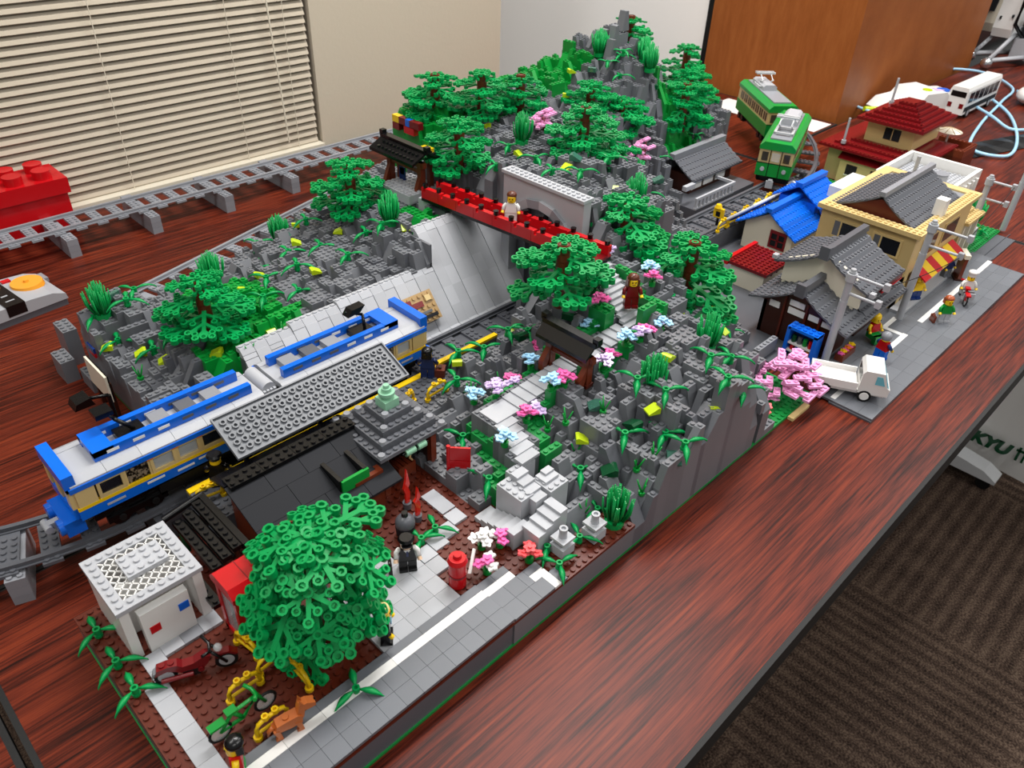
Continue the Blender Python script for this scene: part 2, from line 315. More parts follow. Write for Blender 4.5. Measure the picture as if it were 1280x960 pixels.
def hill(name, label, cells, base, seed, jit=.9, pslope=.2):
    rnd = random.Random(seed); cells = set(cells); t = thing(name, label, 'rock hill', (0, 0, 0))
    todo = sorted(cells, key=lambda c: (c[1], c[0])); used = set(); pcs = []
    for c in todo:
        if c in used: continue
        opts = [(2, 2), (2, 1), (1, 2), (3, 1), (1, 1), (2, 3), (3, 2), (1, 3), (4, 1)]; rnd.shuffle(opts); opts.append((1, 1))
        if c in PATHB: opts = [(1, 1)]
        for w, d in opts:
            cc = [(c[0]+i, c[1]+j) for i in range(w) for j in range(d)]
            if all(q in cells and q not in used and (q not in PATHB or len(cc) == 1) for q in cc): break
        used.update(cc)
        cx, cyy = c[0]+w/2, c[1]+d/2; h = ter(min(cx, 147.9), cyy)
        if h is None: h = 3
        h += rnd.uniform(-jit, jit)
        h = base+max(.4, round((h-base)/.4)*.4) if len(cc) < 3 else base+max(1.2, round((h-base)/1.2)*1.2)
        if 38 <= cx <= 51 and 26 < cyy < 72: h = min(h, 17.2 if cyy < 66 else 16.2)
        if c in PATHB: h = PATHB[c]-.42
        lo = base
        if 49.9 < cx < 92 and 38 < cyy < 47.2: lo = min(17.2, h-1.6)
        if c in SLOTS and len(cc) == 1: lo = SLOTS[c]
        if c in SLOTS and len(cc) > 1: pass
        if h-lo < .8: h = lo+.8
        m = 'bgreen' if green_zone(cx, cyy) else ('baseg' if (name == 'garden_hill' and gpath(cx, cyy) and c not in PATHB) else ('rock' if rnd.random() > .12 else 'rockd'))
        for q in cc: TOP[q] = h
        sl = None
        if c not in PATHB and h-lo > 4 and m != 'baseg' and rnd.random() < pslope*2.2:
            if d >= 2 and w <= 2: sl = 'y'
            elif w >= 2 and d <= 2: sl = 'x'
        if sl: me = slope_mesh(w, d, h-lo, m, sl); [TOP.__setitem__(q, h-1.8) for q in cc if (q[1] < c[1]+d-1 if sl == 'y' else q[0] < c[0]+w-1)]
        else: me = bm_(w, d, h-lo, m)
        dist = (Vector((cx, cyy, h))-Vector(CAMP)).length
        pcs.append((w*d/dist**2*(1 if c not in PATHB else .2), 'slope_brick' if sl else 'brick', me, (c[0], c[1], lo)))
    pcs.sort(key=lambda p: -p[0])
    for a, n, me, loc in pcs[:300]: put(n, me, t, loc)
    rest = pcs[300:]
    if rest:
        b_v, b_f, b_m, b_s = [], [], [], []; names = []
        for a, n, me, loc in rest:
            o = len(b_v); b_v += [(v.co.x+loc[0]*S, v.co.y+loc[1]*S, v.co.z+loc[2]*S) for v in me.vertices]
            for p in me.polygons: b_f.append([o+i for i in p.vertices]); b_m.append(me.materials[0].name); b_s.append(p.use_smooth)
        mb = MB(); mb.v, mb.f, mb.m, mb.sm = b_v, b_f, b_m, b_s
        o = put('packed_bricks', mb, t); o['kind'] = 'stuff'
    return t
def cellset(x0, x1, y0, y1, ok=lambda x, y: True): return [(x, y) for x in range(x0, x1) for y in range(y0, y1) if ter(x+.5, y+.5) is not None and ok(x, y)]
HOLE = lambda x, y: not (9 <= x < 17 and 7 <= y < 13) and not (6 <= x < 10 and 4 <= y < 14) and not (8 <= x < 14 and 4 <= y < 8)
H1 = hill('garden_hill', 'grey brick rock garden hill carrying the flower lined stairway', cellset(8, 33, 0, 38, HOLE), .4, 1, 1.3, .28)
H2 = hill('garden_hill', 'steep grey brick hill rising between the stone stairway and the street', cellset(33, 71, 0, 38), .4, 2, 1.3, .28)
H3 = hill('rock_hill', 'grey and green brick slope behind the front car of the blue train', cellset(-12, 19, 48, 104), .4, 3)
H4 = hill('rock_hill', 'grey brick slope above the retaining wall, left of the red bridge', cellset(19, 50, 48, 112), .4, 4)
H5 = hill('rock_hill', 'grey brick terraces above the stone tunnel portal, full of trees', cellset(50, 84, 36, 104), .4, 5)
H6 = hill('rock_mountain', 'tall pointed grey brick mountain with small trees at the back', cellset(84, 148, 36, 104), .4, 6, 1.6, .3)
put('summit_spire', MB().prism([(-1.8, 0), (1.8, 0), (.8, 3.6), (.3, 5.6), (-.4, 5.4), (-.9, 3.4)], 'y', -.8, .8, 'rock'), H6, (107, 78, 29.4))
for x, y, h in ((105, 77, 4), (111, 79, 4), (106, 80, 4.4), (113, 77, 3)):
    put('spire', MB().prism([(-1.2, 0), (1.2, 0), (.5, h), (-.3, h)], 'y', -.9, .9, 'rock'), H6, (x, y, ter(x, y)-.5))
for hh, x0, x1, y0, y1 in ((H1, 0, 33, 0, 38), (H2, 33, 62, -.0, 38), (H3, -12, 19, 53, 77), (H4, 19, 50, 58, 86), (H5, 57, 84, 36, 92), (H6, 84, 130, 60, 104)):
    put('baseplate', box_(x0, y0-.02, 0, x1, y1, .4, 'baseg'), hh)
def topz(x, y):
    k = (int(math.floor(x)), int(math.floor(y)))
    if k in TOP: return TOP[k]
    if -32 <= x < 23 and 0 <= y < 50: return 4.0
    return 0.4
# stone stairway
st = thing('stone_stairway', 'light grey stone stairway climbing from the brown plaza to the red bridge', 'stairway', (0, 0, 0))
for k, (a, b, c, d, z) in enumerate(PATH):
    low = z-1.4 if k > 13 else (4.0 if k < 10 else 6)
    put('step', MB().box(a, b, max(4.0, low) if k < 14 else z-.42, c, d, z, 'lgray'), st)
# odd loose grey bricks past the left end of the slope
for x, y, w, d, h, lb in ((-16, 78, 2, 4, 3.6, 'plain grey brick standing loose at the far left end of the slope'), (-14, 73, 2, 4, 2.4, 'low grey brick tucked against the left face of the slope'), (-13.5, 82, 1.5, 4, 6, 'tall grey brick against the left face of the slope')):
    o = thing('loose_brick', lb, 'toy brick', (x, y, 0)); put('brick_body', bm_(int(w+.5), d, h, 'rock'), o)
# ================================================================ plants
def knob(b, x, y, z, m, r=.42, h=.5, n=8):
    c = [(math.cos(6.28319*i/n), math.sin(6.28319*i/n)) for i in range(n)]
    b.cyl((x, y, z), (x, y, z+h), r, r, m, n, False)
    o = [b.vt((x+r*u, y+r*v, z+h)) for u, v in c]; i1 = [b.vt((x+.55*r*u, y+.55*r*v, z+h)) for u, v in c]; i2 = [b.vt((x+.5*r*u, y+.5*r*v, z+h-.28)) for u, v in c]
    for k in range(n):
        j = (k+1) % n; b.face([o[k], o[j], i1[j], i1[k]], m); b.face([i1[k], i1[j], i2[j], i2[k]], m)
    b.face(i2, m)
def arm(b, p, q, w, t, m):
    p, q = Vector(p), Vector(q); d = (q-p); s = Vector((-d.y, d.x, 0)).normalized()*w/2; z = Vector((0, 0, t))
    A = [p-s, p+s, q+s*.8, q-s*.8]; a = [b.vt(v) for v in A]; c = [b.vt(v+z) for v in A]
    b.face([c[0], c[3], c[2], c[1]], m); b.face(a, m)
    for i in range(4): j = (i+1) % 4; b.face([a[i], c[i], c[j], a[j]], m)
def leaf_mesh(kind):
    b = MB(); m = 'leaf'
    if kind == 'spray':      # branching spray with hollow knobs
        arm(b, (-.4, 0, .1), (4.6, 0, .1), .5, .28, m); knob(b, 0, 0, .05, m); knob(b, 4.7, 0, .0, m)
        for x, L, a in ((1.0, 2.3, 62), (2.5, 2.1, 50), (3.7, 1.4, 38)):
            for s in (-1, 1):
                ca, sa = math.cos(math.radians(a)), s*math.sin(math.radians(a)); e = (x+L*ca, L*sa)
                arm(b, (x, 0, .1), (e[0], e[1], .1), .4, .26, m); knob(b, e[0], e[1], 0, m)
                if L > 2: mdp = (x+.5*L*ca, .5*L*sa); e2 = (mdp[0]+.9, mdp[1]+s*.1); arm(b, (*mdp, .1), (*e2, .1), .3, .24, m); knob(b, e2[0]+.1, e2[1], .02, m, .38)
    else:                    # six-armed rosette
        for k in range(6):
            a = math.pi/3*k; e = (2.1*math.cos(a), 2.1*math.sin(a)); arm(b, (0, 0, .1), (*e, .05), .4, .26, m); knob(b, e[0], e[1], -.05, m)
            a2 = a+.45; e2 = (1.5*math.cos(a2), 1.5*math.sin(a2)); arm(b, (.7*math.cos(a), .7*math.sin(a), .1), (*e2, .1), .28, .24, m); knob(b, e2[0], e2[1], 0, m, .36)
        knob(b, 0, 0, .12, m)
    return b.mesh('leaf_spray')
LEAF, ROSE = leaf_mesh('spray'), leaf_mesh('rosette')
TRK = {}
def trunk_mesh(h):
    k = round(h, 1)
    if k not in TRK:
        b = MB(); z = 0
        while z < h-.1: b.cyl((0, 0, z), (0, 0, z+1.15), .95, .95, 'rbrown', 12); b.cyl((0, 0, z+1.1), (0, 0, z+1.25), .8, .8, 'dbrown', 12, False); z += 1.2
        TRK[k] = b.mesh('trunk')
    return TRK[k]
def tree(x, y, z, h, layers, label, seed, group='brick built trees', sc=1.0):
    """layers: (height, count, reach offset)"""
    rnd = random.Random(seed); t = thing('toy_tree', label, 'tree', (x, y, z), rnd.uniform(0, 6), group)
    put('trunk', trunk_mesh(h), t)
    for zz, n, off, ss in layers:
        ph = rnd.uniform(0, 6)
        for k in range(n):
            a = ph+6.28319*k/n
            put('leaf_spray', LEAF, t, (off*math.cos(a), off*math.sin(a), zz+.35*k/n+rnd.uniform(-.1, .1)), (rnd.uniform(-.12, .12), rnd.uniform(-.05, .22), a), sc*ss)
    put('crown_spray', ROSE, t, (0, 0, h+.15), (0, 0, 1), sc*.9)
    return t
def cone(h, n0=4, r=1.0): return [(h*f, n, .3, r*s) for f, n, s in ((.2, 4, 1.1), (.46, 4, 1.05), (.72, 3, .9), (.95, 3, .66))]
TREES = [(-0.1,61,10.5,8,cone(8),'bushy green toy tree on the green slope behind the blue train',1),
 (35,75.5,15,8,cone(8),'tree with brown trunk standing left of the black roofed gate',1),
 (64,87,23.9,7.6,cone(7.6),'tallest tree on the green cliff with coloured bricks at the back left',1.05),
 (68,78,22.6,8,cone(8),'tree just right of the cliff edge tree, with brown trunk showing',.95),
 (51.5,66,20,8.5,cone(8.5),'large tree directly behind the black roofed gate',1.0),
 (77,76.5,22.8,7.5,cone(7.5),'tree in front of the pale wall corner, left of the mountain',.95),
 (66.6,51,23.4,7.8,cone(7.8),'tree on the terrace above the tunnel portal, nearest the bridge',1.0),
 (77,53,23,7.5,cone(7.5),'tree on the terrace behind a spiky bush and pink blossoms',1.0),
 (91,70,22,6,cone(6),'small low tree at the left foot of the pointed summit',.9),
 (135,77,15,10.5,cone(10.5),'tall tree against the brown partition, right of the summit',1.0),
 (120,66,12.6,10,cone(10),'dense tree above the grey roofed house',1.05),
 (129,71,12,7,cone(7),'leafy tree low on the right flank of the mountain near the tram',1.05),
 (97,66,20,5.5,cone(5.5),'small tree right of the blossoms, in front of the summit',1.0),
 (116.5,81,27.5,5,cone(5),'little tree close behind the right side of the summit',.85),
 (36.6,28.2,13.2,9,[(3.6,4,.4,1.15),(5.6,4,.5,1.1),(7.4,3,.4,.95),(8.6,2,.2,.8)],'flat topped tree in front of the right end of the red bridge',1.0),
 (57,33,15,10.5,cone(10.5),'tall tree just right of the red bridge end',1.25),
 (58,21,10.5,11,cone(11),'tall tree between the stairway figure and the grey roofs',1.3)]
for i, (x, y, z, h, L, lb, sc) in enumerate(TREES): tree(x, y, topz(x, y), h, L, lb, 30+i, sc=sc*1.18)
# big tree on the plaza
rnd = random.Random(5)
bt = thing('toy_tree', 'big foreground tree of bright green leaf sprays beside the red phone booth', 'tree', (-15.2, 11.2, 4.0), 0, 'brick built trees')
put('trunk', trunk_mesh(12), bt)
for k in range(34):
    u = (k+.5)/34; zz = 1.0-1.75*u; a = 2.39996*k+rnd.uniform(-.25, .25); rr = math.sqrt(max(0, 1-zz*zz)); R_ = 4.8+rnd.uniform(-1.3, .9)
    n_ = Vector((rr*math.cos(a), rr*math.sin(a), zz*1.0)); tl = min(1.15, math.acos(max(-1, min(1, zz)))*.62)
    put('leaf_spray', ROSE if k % 3 else LEAF, bt, (n_.x*R_*(1 if k % 3 else .45), n_.y*R_*(1 if k % 3 else .45), 9.0+n_.z*5.6), (0, tl, a), 1.25+rnd.uniform(-.1, .15))
put('crown_spray', ROSE, bt, (0, 0, 14.6), (0, 0, 1), 1.25)
# three-leaf bamboo sprouts
hub = MB(); hub.cyl((0, 0, 0), (0, 0, .3), .42, .42, 'leaf', 10); hub.cyl((0, 0, .3), (0, 0, .75), .34, .3, 'leaf', 10); knob(hub, 0, 0, .7, 'leaf', .38, .4, 10); HUB = hub.mesh('hub')
lf = MB(); N = 6
P1 = [(.3+2.2*i/N, (.34*math.sin(math.pi*min(1, (i+.35)/(N+.1)))), .75+.45*math.sin(1.9*i/N)-.95*(i/N)**2) for i in range(N+1)]
for s0 in (1,):
    L_, R_, C_ = [lf.vt((x, w, z)) for x, w, z in P1], [lf.vt((x, -w, z)) for x, w, z in P1], [lf.vt((x, 0, z+.14)) for x, w, z in P1]; B_ = [lf.vt((x, 0, z-.1)) for x, w, z in P1]
    for i in range(N):
        lf.face([R_[i], R_[i+1], C_[i+1], C_[i]], 'leaf', True); lf.face([C_[i], C_[i+1], L_[i+1], L_[i]], 'leaf', True); lf.face([L_[i], L_[i+1], B_[i+1], B_[i]], 'leaf'); lf.face([B_[i], B_[i+1], R_[i+1], R_[i]], 'leaf')
LF = lf.mesh('leaf')
def bamboo(x, y, z, rz, key, fmt):
    t = thing('bamboo_sprout', 'x', 'toy plant', (x, y, z), rz); t.scale = (1.18 if z > 4.5 else .98,)*3; put('hub', HUB, t)
    for k in range(3): put('leaf', LF, t, (0, 0, 0), (0, 0, 2.0944*k), 1.12)
    zone(t, key, fmt, (x, y, z))
bush_b = MB(); rb = random.Random(3)
for i in range(60):
    a = rb.uniform(0, 6.283); r0 = rb.uniform(0, .8); r1 = r0*1.9+rb.uniform(0, .35); hh = 4.6-1.5*(r0/.8)**2+rb.uniform(-.4, .4); tw = a+rb.uniform(-.1, .1)
    p0 = Vector((r0*math.cos(a), r0*math.sin(a), .4)); p2 = Vector((r1*math.cos(tw), r1*math.sin(tw), hh)); pm = (p0+p2)/2+Vector((.35*math.cos(a)*r0, .35*math.sin(a)*r0, 0))
    bush_b.tube([p0, pm, p2], [.15, .14, .07], 'green', 4)
BUSHB = bush_b.mesh('blades'); BUSHP = MB().cyl((0, 0, 0), (0, 0, .7), 1, 1, 'green', 12).mesh('pot')
def bush(x, y, z, label, s=1.0):
    t = thing('spiky_bush', label, 'toy plant', (x, y, z), x, 'spiky grass bushes'); put('root_block', BUSHP, t, sc=s*1.2); b = put('blades', BUSHB, t, sc=s*1.2)
sprig_b = MB().cyl((0, 0, 0), (0, 0, .4), .45, .45, 'bgreen', 8)
for a in (0, 2.1, 4.2): sprig_b.tube([(0, 0, .3), (.35*math.cos(a), .35*math.sin(a), 1), (.75*math.cos(a), .75*math.sin(a), 2.1)], [.14, .13, .08], 'bgreen', 5)
SPRIG = sprig_b.mesh('grass_sprig')
def sprig(x, y, z, key, fmt): o = put('grass_sprig', SPRIG, None, (x, y, z), (0, 0, x)); tag(o, 'x', 'toy plant'); zone(o, key, fmt, (x, y, z))
# flowers: stem block with three five-petal heads
FLM = {}
def flower_mesh(m):
    if m not in FLM:
        b = MB(); pts = []
        for i in range(20):
            a = 6.28319*i/20; r = .5+.11*math.cos(5*a); pts.append((r*math.cos(a), r*math.sin(a)))
        b.prism(pts, 'z', 0, .18, m); b.cyl((0, 0, .18), (0, 0, .34), .2, .2, m, 8); FLM[m] = b.mesh('flower')
    return FLM[m]
fs = MB().cyl((0, 0, 0), (0, 0, .6), .5, .5, 'bgreen', 8)
for a in (0.3, 2.4, 4.5): fs.tube([(0, 0, .5), (.3*math.cos(a), .3*math.sin(a), 1.1), (.72*math.cos(a), .72*math.sin(a), 1.6)], .1, 'bgreen', 5)
FSTEM = fs.mesh('stem')
def flower(x, y, z, cols, key, fmt, rz=None, fs=1.25):
    rz = x*1.7 if rz is None else rz; t = thing('flower_cluster', 'x', 'toy flower', (x, y, z), rz); put('stem', FSTEM, t)
    for a, c in zip((.3, 2.4, 4.5), cols): put('flower', flower_mesh(c), t, (.86*math.cos(a), .86*math.sin(a), 1.6), (.25*math.sin(-a)*-1, .3*math.cos(a), a), fs)
    put('flower', flower_mesh(cols[0]), t, (0, 0, 2.0), (0, 0, .4), fs)
    zone(t, key, fmt, (x, y, z))
BAMBOO=[(-10.2,75.7),(-5.9,73.8),(-3.1,78.3),(-9.3,71.1),(-6.6,65.8),(-3.9,64.3),(21,84.8),(27.7,84.7),(28.6,80.6),(32.7,83.1),(19.8,80.8),(20.9,74.2),(17.0,77.6),(24.8,70.4),(18.2,67.1),(13.5,68.7),(15.5,62.8),(24.9,62.8),(31.2,66.4),(31.3,62.1),(9.1,61.8),(19.2,30.5),(32.2,33.9),(34.3,31.9),(27.6,34.1),(24.2,35.8),(14.1,23.6),(10.6,15.1),(2.0,14.9),(-0.2,14.7),(9.2,4.2),(13.0,2.7),(18.4,4.5),(30.7,9.7),(32.1,6.3),(25.3,6.8),(29.3,3.7),(19.9,8.8),(28.8,0.5),(36.1,0.6),(41.1,0.6),(40.2,5.5),(43.1,7.6),(47.2,6.1),(39.0,2.6),(66,16.5),(8.4,1.6),(64.2,43.3),(56.0,42.3),(77.0,43.5),(102.2,58.9),(107.0,75.5),(106.2,74.4),(102.2,75.3),(97.3,73.9),(103.6,72.6),(57.4,53.3),(53.8,46.3),(60.3,62.8),(51.0,56.3),(132,66),(134,62),(63.4,16.3),(-31,27),(-31.1,22.3),(-31.1,18.3),(-16.5,4.4),(40.6,57),(45.5,58.5),(128,68),(124,64),(62,11),(53,6)]
for i, (x, y) in enumerate(BAMBOO):
    z = topz(x, y)
    if x < -29.9: k, f = 'plants left of the white toilet block', 'green three-leaf sprout, {n} of those left of the white hut'
    elif x < 20 and y > 48: k, f = 'sprouts behind the front car', 'green three-leaf sprout, {n} of those above the front blue railcar'
    elif y > 48 and x < 50: k, f = 'sprouts above the retaining wall', 'green three-leaf sprout, {n} of those above the pale retaining wall'
    elif y > 36: k, f = 'sprouts on the mountain', 'green three-leaf sprout, {n} of those on the mountain behind the bridge'
    elif z < 4.1 and x < 20: k, f = 'sprouts on the brown plaza', 'green three-leaf sprout, {n} of those on the brown plaza ground'
    elif x < 33: k, f = 'sprouts on the garden rocks', 'green three-leaf sprout, {n} of those on the lower garden rocks'
    else: k, f = 'sprouts on the steep garden end', 'green three-leaf sprout, {n} of those on the hill end towards the street'
    bamboo(x, y, z+.2 if z > 4.1 else z+.2, -2.6+random.Random(i).uniform(-.5, .5), k, f)
for x, y, lb in [(-9,75.5,'spiky green bush at the far left end of the rock slope'),(7.9,75.2,'spiky green bush above the tree on the green slope'),(26,86,'spiky green bush beside the low curved track'),(33.8,63,'spiky green bush left of the red bridge end'),(33.5,9,'spiky green bush on the garden rocks below the flower stairs'),(47.3,10,'spiky green bush beside the tall tree near the street'),(18.3,1.9,'spiky green bush right of the stone lanterns'),(62.7,61.9,'spiky green bush left of the pink blossoms on the mountain'),(80,50.5,'spiky green bush in front of the trees above the portal'),(66,38,'spiky green bush behind the tall tree at the bridge end'),(104.4,79.5,'spiky green bush left of the summit'),(113.5,74,'spiky green bush right of the summit'),(109,69,'lower spiky bush on the right flank of the summit'),(133,71,'spiky green bush beside the tall tree by the brown partition'),(64,31,'spiky green bush between the two tall trees at the bridge')]:
    bush(x, y, topz(x, y), lb)
for x, y in [(-10.3,62.5),(21.4,29.8),(19.7,28.2),(21.2,26.4),(20.6,15.1),(22.1,13.5),(21.8,11.3),(26.0,10.9),(24.1,3.6),(26.1,2.8),(23.0,1.7),(17.2,5.5),(24.4,27.5),(1.5,53),(4.5,52),(7,54)]:
    k = 'grass sprigs on the garden hill' if y < 48 else 'grass sprigs behind the train'
    sprig(x, y, topz(x, y), k, 'thin green grass sprig, {n} of those on the ' + ('garden rocks' if y < 48 else 'slope beside the train roof'))
for col, nm, pts in (('lav', 'lavender', [(22.3,26.2),(19.5,23.2),(41,25.6),(49,30.0),(45.2,16.4),(37.6,14.7),(31.9,15.8),(21.2,17.8),(23.6,24)]),
                     ('hot', 'bright pink', [(24.1,24.8),(32.6,28.0),(38.6,22.7),(48.2,21.0),(40.1,15.6),(33.8,16.5),(25.2,16.8),(18.9,17.2)]),
                     ('lblue', 'pale blue', [(26.6,23.9),(18,25.8),(37.3,23.2),(49.6,22.7),(43.5,15.4),(36,15.8),(23.5,17.5),(14.0,16.0)])):
    for x, y in pts: flower(x, y, topz(x, y), [col]*3, nm+' flowers along the stairway', nm+' flower cluster, {n} of the '+nm+' ones along the stairway' if False else 'cluster of '+nm+' toy flowers by the stairway, {n} of its colour')
for x, y, c, lb in [(4.3,9.6,['white']*3,0),(6.0,8.4,['hot','white','hot'],0),(2.3,6.6,['hot','white','white'],0),(6.8,4.6,['coral']*3,0)]:
    flower(x, y, 4.2, c, 'flowers by the red post box', 'toy flower cluster on brown plaza near red post box, {n} of four', x)
for x, y, c in [(62.5,13.5,['coral','coral','coral']),(64,12.5,['white','hot','white']),(54,2.5,['coral','coral','coral']),(57,3.4,['pink','pink','pink']),(66,17.5,['coral','yellow','coral'])]:
    flower(x, y, topz(x, y), c, 'flowers at the street end of the hill', 'toy flower cluster on hill end near pink tree, {n} of five', x)
# lime and dark green cheese slopes set among the rocks
def cheese(m): return MB().prism([(0, 0), (1.6, 0), (1.6, .75), (1.25, .85), (0, .2)], 'x', 0, 1.4, m)
CH = {m: cheese(m).mesh('slope_tile') for m in ('lime', 'dgreen', 'tgreen')}
def hl(x, y): return H1 if x < 33 and y < 38 else H2 if x < 71 and y < 38 and x < 50 else H2 if y < 36 else H3 if x < 19 else H4 if x < 50 else H5 if x < 84 else H6
for x, y in [(-11.4,71.9),(-8.8,67.3),(-7.1,63.5),(-7.9,58.7),(29.5,84.2),(29.7,73.5),(23.3,73.8),(14.8,70.8),(19.9,62.7),(35.1,74.9),(33.4,59.5),(10.6,68.4),(34.2,35.3),(23.5,34.4),(22.4,9.8),(28.9,7.0),(37.1,8.6),(37.2,1.6),(57.1,16.8),(51.5,16.8),(47.6,13.6),(72.1,41.0),(59.9,38.7),(56.4,47.0),(60.0,59.6),(67.3,76.1),(95.3,77.9),(88.6,73.5),(103.3,67.0),(114.9,68.3),(126,70),(129,69),(60,14),(55,19),(-2,57),(6,55)]:
    put('lime_slope_tile', CH['lime'], hl(x, y), (x, y, topz(x+.5, y+.5)), (0, 0, (x*7) % 6))
for i, (x, y) in enumerate([(-6.5,78.0),(-6.9,53.3),(36,88),(24.0,80.3),(17.6,82.5),(33.0,32.1),(26.0,13.5),(21.2,6.9),(28.2,8.0),(26.3,0.8),(11.9,17.3),(65.4,44.2),(58.9,44.9),(37.6,25.7),(52.5,16.1),(100,76),(112,68),(22,29),(80,45),(70,47)]):
    put('dark_green_slope_tile', CH['dgreen' if i % 3 else 'tgreen'], hl(x, y), (x, y, topz(x+.5, y+.5)), (0, 0, (x*5) % 6), 1.2)
# coloured bricks on the side of the back left cliff
for i, (m, y, z, d) in enumerate([('yellow', 88.5, 21.6, 2), ('dred', 86.5, 21.6, 2), ('blue', 85.3, 21.6, 1.2), ('dred', 82.5, 21.6, 2.7), ('dred', 88.5, 20.2, 2), ('red', 84, 20.2, 3), ('yellow', 79.5, 17.6, 2.5)]):
    put('coloured_brick', box_(0, 0, 0, 1.2, d, 1.3, m), H5, (55.9, y, z))
# pink blossom trees
def blossom(x, y, z, s, n, label, seed, spread=2.6, hgt=6, twig=True):
    t = thing('blossom_tree', label, 'tree', (x, y, z), 0, 'pink blossom trees'); r = random.Random(seed); put('trunk', MB().cyl((0, 0, 0), (0, 0, hgt*s*.72), .7*s, .5*s, 'rbrown', 10), t)
    for i in range(n):
        a = 2.4*i; rr = spread*s*math.sqrt((i+.5)/n); zz = hgt*s*(.95-.72*(rr/(spread*s))**1.5)+r.uniform(-.5, .4)*s
        w = r.choice((2, 3)); put('blossom_plate', bm_(w, 1, .4, 'pink'), t, (rr*math.cos(a)-w/2*s, rr*math.sin(a)-.5*s, zz), (r.uniform(-.1, .1), r.uniform(-.1, .1), r.choice((0, 1.5708, .5, 2.4))), s)
        if twig and i % 4 == 0: put('branch', MB().tube([(0, 0, hgt*s*.5), (rr*math.cos(a)*.5, rr*math.sin(a)*.5, hgt*s*.6), (rr*math.cos(a), rr*math.sin(a), zz)], .22*s, 'rbrown', 6), t)
blossom(62.8, 2.8, .8, 1.0, 44, 'pink blossom tree at the street corner beside the white truck', 3, 5.0, 6.6)
blossom(69, 62, topz(69, 62), .9, 14, 'small pink blossom tree on the mountain behind the tunnel portal', 4, 2.4, 4.4)
blossom(95, 58, topz(95, 58), .9, 14, 'small pink blossom tree above the grey roofed house', 6, 2.4, 5)
# ================================================================ tracks
def track_mesh(f, n, sleepers, m='mgray', ms='mgray'):
    """f(t)->(x,y,heading); rails and sleepers returned as two builders"""
    r = MB(); s = MB()
    for off in (-3.1, 3.1):
        pts = [f(i/n) for i in range(n+1)]
        for prof in ([(-.55, .4), (.55, .4), (.55, .55), (-.55, .55)], [(-.28, .55), (.28, .55), (.28, 1.05), (-.28, 1.05)]):
            rows = []
            for x, y, h in pts: rows.append([r.vt((x-math.sin(h)*(off+a), y+math.cos(h)*(off+a), b)) for a, b in prof])
            for i in range(n):
                for k in range(4): j = (k+1) % 4; r.face([rows[i][k], rows[i][j], rows[i+1][j], rows[i+1][k]], m)
            r.face(rows[0][::-1], m); r.face(rows[-1], m)
    for k in range(sleepers):
        x, y, h = f((k+.5)/sleepers); s.M = Matrix.Translation((x, y, 0)) @ Matrix.Rotation(h, 4, 'Z'); s.box(-1, -4, 0, 1, 4, .4, ms)
        for yy in (-3.5, -1.5, -.5, .5, 1.5, 3.5):
            for xx in (-.5, .5): s.stud(xx, yy, .4, ms)
    return r, s
def track(label, loc, fs, group=None, m='mgray'):
    t = thing('toy_track', label, 'track', loc, 0, group)
    for f, n, k in fs:
        r, s = track_mesh(f, n, k, m, m); sec = put('track_section', r, t); put('sleepers', s, sec)
    return t
def straight(x0, L=16): return (lambda t: (x0+L*t, 0, 0), 1, L//4)
def arc(cx, cyy, R, a0, a1): return (lambda t: (cx+R*math.cos(a0+(a1-a0)*t), cyy+R*math.sin(a0+(a1-a0)*t), a0+(a1-a0)*t+(math.pi/2 if a1 > a0 else -math.pi/2)), 8, 4)
YT = 42.6; q8 = math.pi/8
track('dark grey railway track running past the platform under the blue train', (0, YT, 3.6), [straight(-20+16*k) for k in range(9)]+[arc(-20, 40, 40, -math.pi/2-q8, -math.pi/2), arc(-20, 40, 40, -math.pi/2-2*q8, -math.pi/2-q8), arc(124, 60, 60, -math.pi/2, -math.pi/2+q8*1.2), arc(124, 60, 60, -math.pi/2+q8*1.2, -math.pi/2+q8*2.4)], None, 'dgray')
track('elevated grey railway track on piers along the window blind', (0, 125, 3.6), [straight(-46+16*k) for k in range(10)])
def lowf(t): x = -6+85*t; return (x, 87.2+.29*x, math.atan(.29))
track('grey railway track curving behind the rock slope', (0, 0, 3.6), [(lambda t, a=a: lowf(a+t*.2), 2, 4) for a in (0, .2, .4, .6, .8)])
def pier(x, y, rz, label, y0=-7, y1=7):
    t = thing('track_pier', label, 'pier', (x, y, 0), rz, 'grey track piers'); b = MB()
    for k in range(3): put('pier_brick', MB().box(-1, y0+.001*k, 1.2*k+.01, 1, y1, 1.2*k+1.19, 'mgray' if k < 2 else 'mgray'), t)
    c = MB()
    for yy in (y0+.5, y0+1.5, y0+2.4):
        for xx in (-.5, .5): c.stud(xx, yy, 3.6, 'mgray')
    put('pier_studs', c, t)
for k, lb in ((-1, 'leftmost'), (0, 'second from left'), (1, 'third from left'), (2, 'fourth from left'), (3, 'fifth from left')): pier(.8+16*k, 125, 0, lb+' grey brick pier under the elevated window track')
th = 19*math.pi/180; pier(-20-40*math.sin(th), YT+40*(1-math.cos(th)), -th, 'grey brick pier under the curved track at the left edge', -4.6, 4.2)
for k in range(5):
    x = 2+14*k; pier(x, 87.2+.29*x, math.atan(.29), ['first','second','third','fourth','fifth'][k]+' from left of grey piers under the track behind the slope', -4, 4)
# track bed slab and embankment under the main line
solo('track_bed', 'dark grey brick bed under the railway beside the platform', 'track bed', MB().box(-20, 38.4, 0, 124, 46.2, 3.6, 'dgray'))
